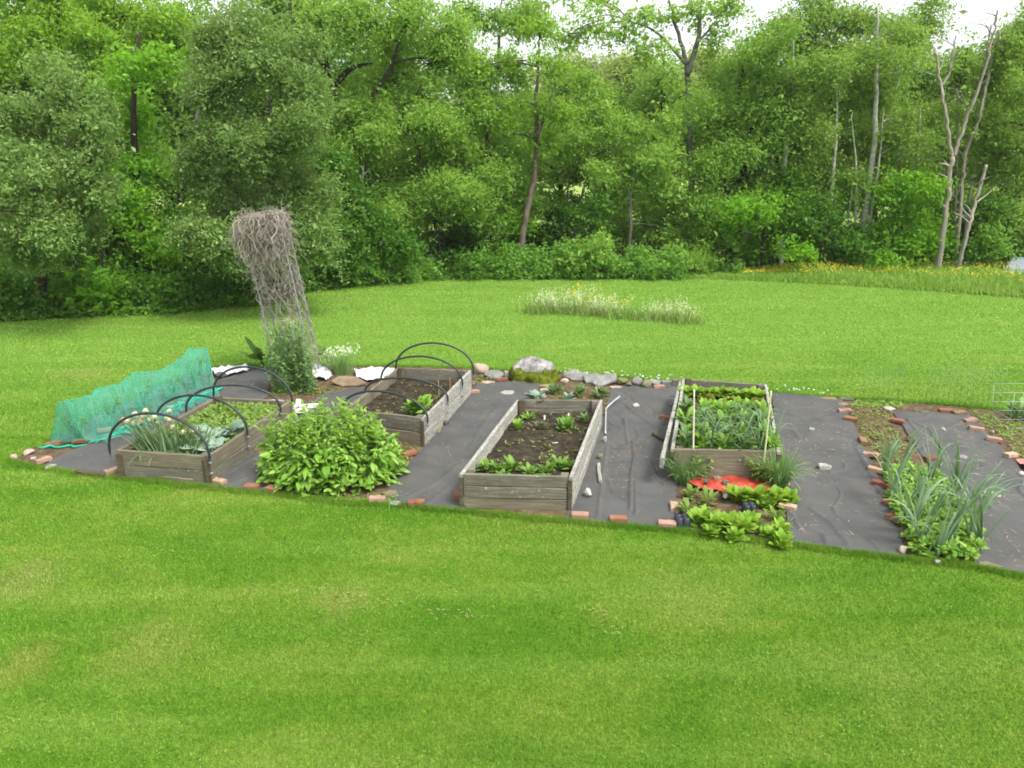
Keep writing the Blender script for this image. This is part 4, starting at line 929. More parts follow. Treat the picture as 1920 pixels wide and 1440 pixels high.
for i, (u, v) in enumerate(lk):
    leek(LKW[i], at4(u, v, .28), 8, .52, .028, LF['bluegreen'], 140 + i, 'leeks in the raised bed', lean=.3 if i == 10 else 0)
def stake_px(label, top, bot, mat, r=.010):
    b = G(bot[0], bot[1]); t = A(top[0], top[1], b.y + .02)
    stick('stake', label, b, t, r, mat, 'stake', 'stakes at the front of the leek bed', 8)
stake_px('straight pale stake standing before the left part of the leek bed', (1301.5, 731), (1299, 902), M_BAMBOO)
stake_px('slanting yellowish stake standing before the right part of the leek bed', (1446, 733), (1427, 908), M_YSTAKE)
# ------------ plot before the leek bed
def chives(label, p, n, L, seed, mat, spread=.05, grp='chive clumps at the leek bed corners'):
    g = np.random.default_rng(seed); mb = MB(); az = g.uniform(0, 6.28, n)
    P = np.column_stack([p.x + np.cos(az) * spread * g.random(n), p.y + np.sin(az) * spread * g.random(n), np.full(n, .01)])
    leaves(mb, P, az + g.normal(0, .5, n), np.clip(1.5 - np.abs(g.normal(0, .28, n)), .6, 1.52), L * g.uniform(.5, 1.1, n), .015 * g.uniform(.8, 1.4, n), np.where(g.random(n) < .35, g.uniform(1.2, 2.6, n), g.uniform(.1, .7, n)), 'blade', 8, .5, dexp=2.2)
    return solo(mb, 'chive_clump', mat, label, 'chives', p, grp)
chives('chive clump spilling over the near left corner of the leek bed', G(1283, 905), 260, .44, 160, LF['chive'], .12)
chives('taller chive clump at the near right corner of the leek bed', G(1458, 917), 220, .54, 161, LF['chive'], .08)
def feathery(label, p, h, seed):
    g = np.random.default_rng(seed); mb = MB()
    for k in range(5):
        a = g.uniform(0, 6.28); top = Vector((p.x + math.cos(a) * .12, p.y + math.sin(a) * .08, h * g.uniform(.7, 1.1))); tube(mb, smooth_line([p, p.lerp(top, .5) + Vector((0, 0, .05)), top], 5), [.005, .003], 5)
        n = 20; t = g.uniform(.3, 1, n); P = np.array([tuple(p.lerp(top, x)) for x in t]); leaves(mb, P, g.uniform(0, 6.28, n), g.uniform(-.1, .8, n), .085, .03, .8, 'leaf', 3, .2)
    return solo(mb, 'tomato_plant', LF['seed'], label, 'tomato plant', p, 'young tomato plants before the leek bed')
feathery('young yellow green tomato plant by the pale stake', G(1312, 903), .34, 165); feathery('young yellow green tomato plant by the slanting stake', G(1420, 909), .34, 166); feathery('low young tomato plant between the slanting stake and right chives', G(1438, 912), .28, 167)
# red plastic mulch
def red_sheet():
    pts = [(1283, 917), (1300, 905), (1320, 897), (1348, 896), (1400, 902), (1442, 905), (1446, 925), (1436, 938), (1400, 936), (1368, 948), (1353, 940), (1351, 929), (1325, 927), (1300, 922)]
    P = [G(*p) for p in pts]; xy = np.array([tuple(p)[:2] for p in P])
    X, Y, Z, ins = fill_poly('', P, .05, None, .018, .028, 12); ok = ins[:-1, :-1] & ins[1:, 1:] & ins[1:, :-1] & ins[:-1, 1:]
    Z = .045 + .085 * np.abs(vnoise(X, Y, 5, 3, 3) - .5) * 1.6 + .045 * np.abs(vnoise(X, Y, 13, 5, 2) - .5)
    mb = MB(); mb.add(np.stack([X, Y, Z], -1).reshape(-1, 3), grid_faces(*X.shape)[ok.ravel()]); c = xy.mean(0); solo(mb, 'plastic_sheet', M_RED, 'crumpled red plastic mulch sheet before the leek bed', 'plastic sheet', (c[0], c[1], .04))
red_sheet()
LT = [(1383, 940, .24, 'upright spoon leaved lettuce on the red plastic, left one'), (1418, 942, .24, 'upright spoon leaved lettuce on the red plastic, centre right'), (1452, 945, .22, 'broad lettuce right of the red plastic'), (1474, 944, .20, 'lettuce hanging over the right edge of the lettuce plot'), (1436, 952, .16, 'small lettuce below the red plastic near the right edge'),
      (1318, 985, .25, 'largest spinach like lettuce at the left of the near row'), (1343, 993, .22, 'lettuce second in the near row'), (1364, 995, .23, 'lettuce in the middle of the near row'), (1390, 1000, .21, 'lettuce fourth in the near row below the dark pot'), (1404, 985, .18, 'lettuce just left below the dark pot in the plot'), (1330, 1003, .14, 'small lettuce at the lawn edge below the largest one'), (1378, 1012, .15, 'small lettuce at the lawn edge in the centre'),
      (1462, 1003, .18, 'lettuce at the near right of the plot, upper one'), (1464, 1024, .17, 'lettuce at the near right corner on the lawn edge'), (1438, 1010, .15, 'lettuce left of the near right pair')]
for i, (px, py, L, lab) in enumerate(LT): leafy('lettuce', lab, G(px, py, .015), 13, L * .76, L * .40, LF['lettuce'], 180 + i, .05, 'lettuce', 'lettuces in the plot before the leek bed', prof='oval', el=1.0)
for i, (px, py, lab) in enumerate(((1297, 935, 'small pepper seedling left of the red plastic'), (1327, 946, 'small pepper seedling below the red plastic'), (1290, 965, 'tiny seedling above the pinkish brick'), (1420, 1000, 'tiny yellow seedling between the lettuces'), (1452, 975, 'tiny seedling near the tan brick'))):
    leafy('seedling', lab, G(px, py, .015), 6, .13, .05, LF['seed'], 200 + i, .08, 'seedling', 'lone seedlings in the lettuce plot', prof='leaf')
def cell_pot(px, py, label, s=.075):
    p = G(px, py); p.y += .05; T = thing('cell_pot', label, 'pot', p, 'dark cell pots in the lettuce plot')
    for dx in (-.5, .5):
        for dy in (-.5, .5):
            mb = MB(); c = Vector((p.x + dx * s, p.y + dy * s, .02)); a = np.linspace(0, 2 * math.pi, 4, endpoint=False) + math.pi / 4
            pts = [(0, .30), (.045, .52), (.085, .66), (.09, .60), (.03, .4)]   # an upturned cell: base up
            prof = [(.0, .70), (.02, .70), (.095, .50), (.1, .44), (.1, .0)]
            rings = [np.column_stack([c.x + np.cos(q) * s * r * .98, c.y + np.sin(q) * s * r * .98, np.full(16, .02 + z)]) for z, r in prof for q in [np.linspace(0, 2 * math.pi, 16, endpoint=False)]]
            V = np.concatenate(rings); F = []
            for i in range(len(prof) - 1):
                for j in range(16): F.append([i * 16 + j, i * 16 + (j + 1) % 16, (i + 1) * 16 + (j + 1) % 16, (i + 1) * 16 + j])
            mb.add(V, np.array(F)); part(mb, 'cell', M_POT, T, True)
cell_pot(1280, 992, 'dark blue four cell pot on the lawn edge beside the pinkish brick', .072); cell_pot(1406, 968, 'black cell pot standing among the lettuces', .062)
# ------------ the big leafy bush between the two left beds
def bush():
    c = G(628, 905); T = thing('leafy_bush', 'big bright green clump of bolting greens between the two hooped beds', 'leafy bush', c); g = np.random.default_rng(9)
    cx, cyy = G(622, 900).x, G(622, 895).y; rx, ry, H = .77, .52, .72
    st = MB(); lf = MB(); n = 190; ang = g.uniform(0, 6.28, n); rr = np.sqrt(g.random(n))
    P0 = np.column_stack([cx + np.cos(ang) * rr * rx * .72, cyy + np.sin(ang) * rr * ry * .75, np.full(n, .02)])
    top = np.column_stack([cx + np.cos(ang) * rr * rx * 1.02, cyy + np.sin(ang) * rr * ry * 1.05, H * (1 - .40 * rr ** 4) * g.uniform(.60, 1.18, n)])
    for a, b in zip(P0, top): tube(st, smooth_line([a, (a + b) / 2 + np.array([0, 0, .05]), b], 5), [.008, .006, .003], 5)
    for k in range(19):
        t = g.uniform(.2, 1, n); P = P0 + (top - P0) * t[:, None]; az = ang + g.normal(0, .9, n); s = np.where(t > .75, .6, 1.0) * (1.15 - .35 * t)
        leaves(lf, P, az, g.uniform(.0, 1.0, n), .175 * s * g.uniform(.4, 1.5, n), .070 * s * g.uniform(.45, 1.4, n), g.uniform(.5, 1.9, n), 'leaf', 6, .2, g.normal(0, .5, n), .45, g)
    n2 = 330; a2 = g.uniform(0, 6.28, n2); P = np.column_stack([cx + np.cos(a2) * rx * g.uniform(.8, 1.02, n2), cyy + np.sin(a2) * ry * g.uniform(.8, 1.05, n2), g.uniform(.02, .22, n2)])
    leaves(lf, P, a2 + g.normal(0, .6, n2), g.uniform(.2, .9, n2), .17 * g.uniform(.5, 1.3, n2), .075 * g.uniform(.5, 1.3, n2), g.uniform(.8, 1.6, n2), 'leaf', 5, .25, g.normal(0, .3, n2), .22, g)
    # bolted tops
    sp = MB()
    for k in range(120):
        a = g.uniform(0, 6.28); r = math.sqrt(g.random()); b = Vector((cx + math.cos(a) * r * rx * .85 - .05, cyy + math.sin(a) * r * ry * .8, .45)); t = b + Vector((g.normal(0, .05), g.normal(0, .04), g.uniform(.15, .62) * (1 - .4 * r)))
        tube(st, [b, t], [.005, .003], 5); m = 14; q = np.array([tuple(b.lerp(t, x)) for x in g.uniform(.3, 1, m)]); leaves(sp, q, g.uniform(0, 6.28, m), g.uniform(.2, 1.1, m), g.uniform(.04, .10, m), .03, .7, 'leaf', 3, .2)
    for (dx, dz, ln) in ((-.75, .12, .35), (-.7, .2, .28)):
        b = Vector((cx - .45, cyy - .05, .25)); t = Vector((cx + dx - .12, cyy - .02, dz)); tube(st, smooth_line([b, b.lerp(t, .5) + Vector((0, 0, .06)), t], 6), [.005, .003], 5)
        m = 16; q = np.array([tuple(b.lerp(t, x)) for x in g.uniform(.3, 1.05, m)]); leaves(sp, q, g.uniform(0, 6.28, m), g.uniform(.0, .8, m), .08, .04, .7, 'leaf', 3, .2)
    part(st, 'stems', LF['chive'], T); part(lf, 'leaves', LF['greens'], T); part(sp, 'flower_spikes', LF['lettuce'], T)
bush()
# ------------ the plot with tall leeks on the right
PL = [(1660, 905, .62), (1672, 940, .66), (1692, 985, .72), (1725, 1030, .74), (1776, 1034, .82), (1815, 1020, .74), (1830, 1035, .70), (1782, 950, .72), (1742, 915, .66), (1800, 985, .78), (1722, 960, .64), (1690, 890, .62), (1760, 885, .60), (1708, 1005, .70), (1756, 1045, .5), (1820, 985, .64), (1790, 915, .62), (1740, 990, .62), (1665, 880, .5)]
PLW = ['tall leek at the left edge of the leek plot, below a tan brick', 'tall leek at the left edge beside the dark bricks', 'leek arching left over the fabric in the leek plot', 'leek standing straight in the near left of the leek plot', 'tallest straight leek in the near middle of the leek plot', 'leek in the near right of the leek plot, left of the corner one', 'leek at the near right corner of the leek plot', 'leek in the middle of the right side of the leek plot', 'leek behind the middle of the leek plot', 'tall leek on the right side with bent tips', 'leek in the very middle of the leek plot', 'leek at the back left of the leek plot', 'leek at the back of the plot before the dark brick', 'leek second from the near left of the leek plot', 'short leek on the lawn edge of the leek plot', 'leek leaning right over the rightmost fabric', 'leek at the back right of the leek plot', 'leek left of the tallest one in the leek plot', 'shortest leek at the far end of the leek plot']
for i, (px, py, L) in enumerate(PL): leek(PLW[i], G(px, py, .01), 9, L, .036, LF['bluegreen'], 220 + i, 'tall leeks in the right hand plot', lean=((px - 1740) / 400.) + (.3 if i == 15 else 0))
def low_greens(label, poly, n, L, mat, seed, name='ground_greens', hmax=.2):
    g = np.random.default_rng(seed); P = np.array([tuple(G(*p))[:2] for p in poly]); lo, hi = P.min(0), P.max(0); out = []
    while len(out) < n:
        q = g.uniform(lo, hi, (400, 2)); q = q[in_poly(q[:, 0], q[:, 1], P)]; out += list(q)
    q = np.array(out[:n]); mb = MB(); k = 5; PP = np.repeat(np.column_stack([q, g.uniform(.0, hmax * .6, n)]), k, 0); N = len(PP)
    leaves(mb, PP, g.uniform(0, 6.28, N), g.uniform(.2, 1.3, N), L * g.uniform(.5, 1.2, N), L * .5, g.uniform(.5, 1.5, N), 'leaf', 3, .2, g.normal(0, .4, N), .15, g)
    return solo(mb, name, mat, label, 'greens', (0, 0, 0), kind='stuff')
low_greens('dense feathery green leaves filling the ground under the tall leeks', [(1660, 900), (1700, 880), (1760, 905), (1800, 950), (1838, 1020), (1834, 1060), (1760, 1056), (1708, 1045), (1690, 1010), (1665, 950)], 720, .085, LF['greens'], 240, hmax=.24)
for (poly, n, lab, sd_) in (([(1590, 770), (1665, 768), (1690, 830), (1720, 880), (1665, 890), (1625, 830)], 380, 'low yellow green weeds on the weedy soil plot', 241), ([(1600, 752), (1700, 757), (1690, 768), (1595, 764)], 160, 'low green weeds along the back of the weedy plot', 242),
                              ([(1820, 772), (1990, 800), (1990, 905), (1935, 880), (1870, 815), (1830, 792)], 420, 'low weeds covering the far right plot', 243), ([(745, 830), (798, 838), (760, 885), (735, 880)], 70, 'sparse yellow weeds right of the leafy bush', 244),
                              ([(495, 745), (620, 742), (650, 735), (560, 728), (510, 735)], 260, 'yellow green weeds round the foot of the pea plants', 245), ([(890, 700), (930, 712), (905, 730), (888, 722)], 60, 'low weeds by the beige boulder', 246),
                              ([(1268, 925), (1300, 925), (1340, 960), (1290, 1000), (1265, 990)], 36, 'tiny weeds on the soil left of the lettuces', 247), ([(1420, 960), (1480, 960), (1486, 1020), (1425, 1015)], 44, 'tiny weeds on the soil right of the lettuces', 248),
                              ([(990, 735), (1140, 728), (1148, 765), (1140, 800), (1128, 790), (1132, 752), (1000, 748)], 90, 'tiny weeds in the little plot behind the middle bed', 249), ([(560, 930), (750, 930), (745, 952), (620, 942)], 120, 'low leaves under the front of the leafy bush', 250)):
    low_greens(lab, poly, n, .042, LF['weed'] if sd_ not in (242, 243, 250) else LF['meadow'], sd_, 'low_weeds', .05)
# straw and dry bits on the fabric
def straw():
    g = np.random.default_rng(61); mb = MB()
    for poly, n in (([(90, 875), (210, 880), (330, 800), (430, 720), (500, 700), (470, 740)], 120), ([(400, 905), (500, 915), (520, 850)], 30), ([(725, 940), (865, 950), (980, 830), (990, 740), (910, 735)], 150), ([(1080, 970), (1255, 985), (1265, 800), (1280, 740), (1155, 735)], 240), ([(1482, 1010), (1690, 1045), (1640, 900), (1570, 765), (1450, 745)], 420), ([(1830, 1060), (1980, 1085), (1900, 880), (1800, 785), (1690, 785), (1760, 880)], 300)):
        P = np.array([tuple(G(*p))[:2] for p in poly]); q = g.uniform(P.min(0), P.max(0), (n * 3, 2)); q = q[in_poly(q[:, 0], q[:, 1], P)][:n]
        vn = vnoise(q[:, 0], q[:, 1], 2, 6, 2) > .40; q = q[vn]; N = len(q)
        az = g.uniform(0, 6.28, N); leaves(mb, np.column_stack([q, np.full(N, .052)]), az, g.normal(.05, .12, N), g.uniform(.015, .09, N), g.uniform(.003, .006, N), .1, 'blade', 2, .2)
    solo(mb, 'straw_bits', M_STRAW, 'dry straw bits scattered over the grey fabric', 'straw', (0, 0, 0), kind='stuff')
straw()
# ------------ odds and ends
def polyline_px(pts, z): return [G(x, y, zz) for (x, y), zz in zip(pts, z)]
mb = MB(); pts = smooth_line([G(1162, 743, .10), G(1139, 763, .06), G(1136, 775, .05), G(1135, 813, .05)], 16); tube(mb, pts, .013, 10); solo(mb, 'bent_pipe', M_STEEL, 'bent grey metal pipe lying on the fabric beside the middle bed', 'pipe', pts[0])
a, b = G(1122, 878), G(1126, 912); mb = MB(); V, Fs = beam((b - a).length, .04, .03, 9, 8, .006, .004); mb.add_many(V, Fs)
o = bpy.data.objects.new('wood_stick', mb.mesh('wood_stick', M_WOODL, smooth=False)); COL.objects.link(o); o.location = (a.x, a.y, .045); o.rotation_euler = (0, 0, math.atan2(b.y - a.y, b.x - a.x)); tag(o, 'short weathered stick on the fabric right of the middle bed', 'stick')
a, b = G(1225, 820), G(1246, 832); mb = MB(); V, Fs = beam((b - a).length, .05, .035, 10, 6, .006, .004); mb.add_many(V, Fs)
o = bpy.data.objects.new('wood_chunk', mb.mesh('wood_chunk', M_WOODD, smooth=False)); COL.objects.link(o); o.location = (a.x, a.y, .045); o.rotation_euler = (0, 0, math.atan2(b.y - a.y, b.x - a.x)); tag(o, 'dark wooden chunk touching the left side of the leek bed', 'wood chunk')
a, b = G(144, 889), G(200, 896); mb = MB(); V, Fs = beam((b - a).length, .07, .05, 12, 8, .012, .006); mb.add_many(V, Fs)
o = bpy.data.objects.new('log', mb.mesh('log', M_WOODD, smooth=False)); COL.objects.link(o); o.location = (a.x, a.y, .012); o.rotation_euler = (0, 0, math.atan2(b.y - a.y, b.x - a.x)); tag(o, 'dark mossy log edging left of the onion bed', 'log')
def cloth(label, poly, h, seed, mat=M_CLOTH, name='cloth', cat='cloth', cell=.02):
    P = [G(*p) for p in poly]; xy = np.array([tuple(p)[:2] for p in P]); X, Y, Z, ins = fill_poly('', P, .05, None, cell, .02, seed)
    ok = ins[:-1, :-1] & ins[1:, 1:] & ins[1:, :-1] & ins[:-1, 1:]
    Z = .045 + h * np.abs(vnoise(X, Y, 4.5, seed, 3) - .4) * 1.3 + .04 * np.abs(vnoise(X, Y, 11, seed + 2, 2) - .5)
    mb = MB(); mb.add(np.stack([X, Y, Z], -1).reshape(-1, 3), grid_faces(*X.shape)[ok.ravel()]); c = xy.mean(0)
    return solo(mb, name, mat, label, cat, (c[0], c[1], .03), 'white cloth lying behind the beds' if mat is M_CLOTH else None)
cloth('crumpled white cloth behind the far end of the green net', [(396, 703), (415, 697), (440, 691), (455, 690), (468, 697), (462, 703), (435, 710), (405, 713)], .14, 21)
cloth('crumpled white cloth behind the foot of the trellis', [(566, 702), (585, 694), (608, 692), (622, 702), (625, 712), (612, 719), (590, 714), (572, 712)], .20, 22)
cloth('white cloth sheet behind the far left corner of the bare soil bed', [(663, 699), (690, 695), (742, 696), (735, 706), (712, 719), (690, 720), (668, 714)], .12, 23)
cloth('pink red cloth at the right edge beyond the leeks', [(1900, 866), (1925, 868), (1990, 880), (1990, 905), (1925, 888), (1910, 880)], .10, 24, M_PINK, 'red_cloth')
# white plank frame, saucer and scoop at the far end of the onion bed
a, b = G(466, 758, .06), G(600, 764, .06); W1 = thing('white_planks', 'white painted planks at the far end of the onion bed', 'planks', a)
a = G(466, 752, .3); b = G(532, 755, .3); board('plank', a, b, .28, .05, .05, M_WHITE, W1, 301)
a = G(534, 762, .08); b = G(598, 758, .08); board('plank', a, b, .03, .06, .05, M_WHITE, W1, 302)
def saucer():
    c = G(565, 772, .06); T = thing('saucer', 'white saucer of dry scraps behind the leafy bush', 'saucer', c); mb = MB(); rings = []; prof = [(.0, .0), (.075, .0), (.10, .03), (.096, .034), (.07, .008), (.0, .008)]
    for r, z in prof: a = np.linspace(0, 2 * math.pi, 24, endpoint=False); rings.append(np.column_stack([c.x + np.cos(a) * r, c.y + np.sin(a) * r, np.full(24, .05 + z)]))
    F = [[i * 24 + j, i * 24 + (j + 1) % 24, (i + 1) * 24 + (j + 1) % 24, (i + 1) * 24 + j] for i in range(5) for j in range(24)]
    mb.add(np.concatenate(rings), np.array(F)); part(mb, 'dish', M_WHITE, T)
    V, F = rock_geo(4, .13, .13, .05, 4, .2, 3); mb = MB(); mb.add(V + np.array([c.x, c.y, .065]), F); part(mb, 'scraps', M_RK['brown'], T)
    s = G(559, 762, .06); mb = MB(); tube(mb, [(s.x, s.y, .04), (s.x + .01, s.y, .17)], [.055, .03], 14); solo(mb, 'white_pot', M_WHITE, 'small white tapered pot beside the saucer', 'pot', s)
saucer()

# ------------------------------------------------------------------ green net tunnel
def netting():
    L0, L1 = G(92, 840), G(388, 703); R0, R1 = G(165, 838), G(404, 733)
    M0, M1 = (L0 + R0) / 2, (L1 + R1) / 2
    ridge = [(92, 785), (107, 755), (145, 748), (172, 741), (180, 729), (225, 720), (240, 707), (250, 699), (300, 695), (335, 675), (357, 653), (391, 654)]
    T = thing('net_tunnel', 'long green mesh net tunnel draped over stakes on the left of the garden', 'net', M0)
    xs = [p[0] for p in ridge]; t0 = np.linspace(0, 1, 90)
    m, N, L, o = newmat('green netting')
    geo = coords(N, L, 'world'); w = nz(N, L, geo, 240, 2, .5); big = nz(N, L, geo, 5, 4)
    col = ramp(N, L, big, [(.3, (.06, .44, .31)), (.7, (.14, .62, .48))])
    tr = N.new('ShaderNodeBsdfTransparent'); df = N.new('ShaderNodeBsdfDiffuse'); tl = N.new('ShaderNodeBsdfTranslucent'); L.new(col, df.inputs[0]); L.new(col, tl.inputs[0])
    m1 = N.new('ShaderNodeMixShader'); m1.inputs[0].default_value = .45; L.new(df.outputs[0], m1.inputs[1]); L.new(tl.outputs[0], m1.inputs[2])
    big2 = nz(N, L, coords(N, L, 'world', (1, 1, .25)), 9, 4, .6)
    al = ramp(N, L, mixf(N, L, .55, w, big2), [(.36, (.18, .18, .18)), (.64, (.52, .52, .52))]); ms = N.new('ShaderNodeMixShader'); L.new(al, ms.inputs[0]); L.new(tr.outputs[0], ms.inputs[1]); L.new(m1.outputs[0], ms.inputs[2]); L.new(ms.outputs[0], o.inputs[0])
    rows = []; g = np.random.default_rng(4)
    for i, t in enumerate(t0):
        Lp, Rp, M = L0.lerp(L1, t), R0.lerp(R1, t), M0.lerp(M1, t)
        # ridge height from the profile at this station
        zg = .45
        for _ in range(3):
            dep = M.y * CP + (CAMH - zg) * SP; px = 960 + M.x / dep * FPX; py = np.interp(px, xs, [p[1] for p in ridge]); zg = zat(py, M.y)
        h = max(.2, zg); wv = .022 * math.sin(i * .9) + .018 * math.sin(i * 1.73 + 1)
        nrm = (Rp - Lp).normalized(); prof = [(Lp - nrm * .03, .01), (Lp + nrm * .02, .06), (Lp.lerp(M, .45), h * .52), (M - nrm * .05, h * .96), (M, h), (M + nrm * .05, h * .97), (M.lerp(Rp, .5), h * .58), (Rp - nrm * .03, .10), (Rp, .05), (Rp + nrm * .07, .035), (Rp + nrm * (.16 + .22 * t + 2 * wv), .05), (Rp + nrm * (.20 + .34 * t + 3 * wv), .045)]
        rows.append([(p.x + nrm.x * wv * (1 if 1 < k < 9 else 0), p.y + nrm.y * wv, z + (.05 * g.random() if k in (8, 9, 10, 11) else 0)) for k, (p, z) in enumerate(prof)])
    V = np.array(rows); mb = MB(); mb.add(V.reshape(-1, 3), grid_faces(V.shape[0], V.shape[1]))
    for row, sgn in ((V[0], -1), (V[-1], 1)):
        mb.add(np.array(row[1:9]), np.arange(8)[None])
    part(mb, 'net', m, T)
    # bunched hem: gathered net along both sides and over the near end
    md = leafmat('bunched green net', (.015, .30, .18), (.03, .42, .27), (.07, .54, .38), .3, spec=.2, pscale=9)
    mb = MB()
    nd = (R0 - L0).normalized()
    for off, r in ((.05, .018), (.10, .014)): tube(mb, [tuple(R0.lerp(R1, t) + nd * (off + .03 * math.sin(t * 31 + off * 90)) + Vector((0, 0, .05 + .012 * math.sin(t * 60)))) for t in np.linspace(.0, 1, 60)], [r * .5, r * .7, r * .4, r, r * 1.3], 7)
    tube(mb, [tuple(L0.lerp(R0, t) + Vector((-.02 * math.sin(9 * t), -.06 + .03 * math.sin(14 * t), .04))) for t in np.linspace(-.22, 1.02, 30)], [.008, .02, .014, .018, .008], 7)
    e = [tuple(p) for p in V[-1][1:9]]; tube(mb, smooth_line(e, 24), .006, 6); e = [tuple(p) for p in V[0][1:9]]; tube(mb, smooth_line(e, 24), .004, 6)
    tube(mb, [tuple(q) for q in V[:, 4]], .005, 6)
    part(mb, 'hem', md, T)
    for t in (.02, .16, .34, .56, .80, .99):
        M = M0.lerp(M1, t); k = int(t * 89); mb = MB(); tube(mb, [(M.x, M.y, 0), (M.x, M.y, V[k, 4, 2] - .012)], .006, 6); part(mb, 'stake', M_POLE, T)
    labs = ['low twiggy berry bush at the near end inside the net', 'twiggy berry bush second from the near end inside the net', 'twiggy berry bush in the middle of the net tunnel', 'twiggy berry bush past the middle of the net tunnel', 'twiggy berry bush at the far tall end inside the net']
    for i, t in enumerate((.06, .24, .45, .66, .88)):
        M = M0.lerp(M1, t); k = int(t * 89); h = V[k, 4, 2] * .8; B = thing('berry_bush', labs[i], 'bush', M, 'berry bushes under the net'); tw, lf = MB(), MB()
        for _ in range(14):
            a = g.uniform(0, 6.28); e = M + Vector((math.cos(a) * .16, math.sin(a) * .16, h * g.uniform(.55, 1.0))); tube(tw, smooth_line([M, M.lerp(e, .5) + Vector((0, 0, .04)), e], 5), [.006, .003], 5)
            n = 12; P = np.array([tuple(M.lerp(e, x)) for x in g.uniform(.3, 1, n)]) + g.normal(0, .02, (n, 3)); leaves(lf, P, g.uniform(0, 6.28, n), g.uniform(0, 1, n), .06, .028, .5, 'leaf', 2, .2)
        part(tw, 'twigs', M_BARK, B); part(lf, 'leaves', LF['yellow'], B)
    # pale stones and straw along the open side
    gg = np.random.default_rng(19)
    for i, t in enumerate((.28, .40, .52, .63, .72)):
        p = R0.lerp(R1, t) + nd * -.06; V2, F2 = rock_geo(200 + i, .13, .09, .05, 6, .12, 3); mb = MB(); mb.add(V2, F2); o = bpy.data.objects.new('stone', mb.mesh('stone', M_RK['pale' if i % 2 else 'grey'])); COL.objects.link(o); o.location = (p.x, p.y, .035)
        tag(o, ['grey stone under the net edge, nearest of five', 'pale stone under the net edge, second of five', 'grey stone under the net edge, middle of five', 'pale stone under the net edge, fourth of five', 'grey stone under the net edge, farthest of five'][i], 'stone', 'stones weighing the net edge')
netting()

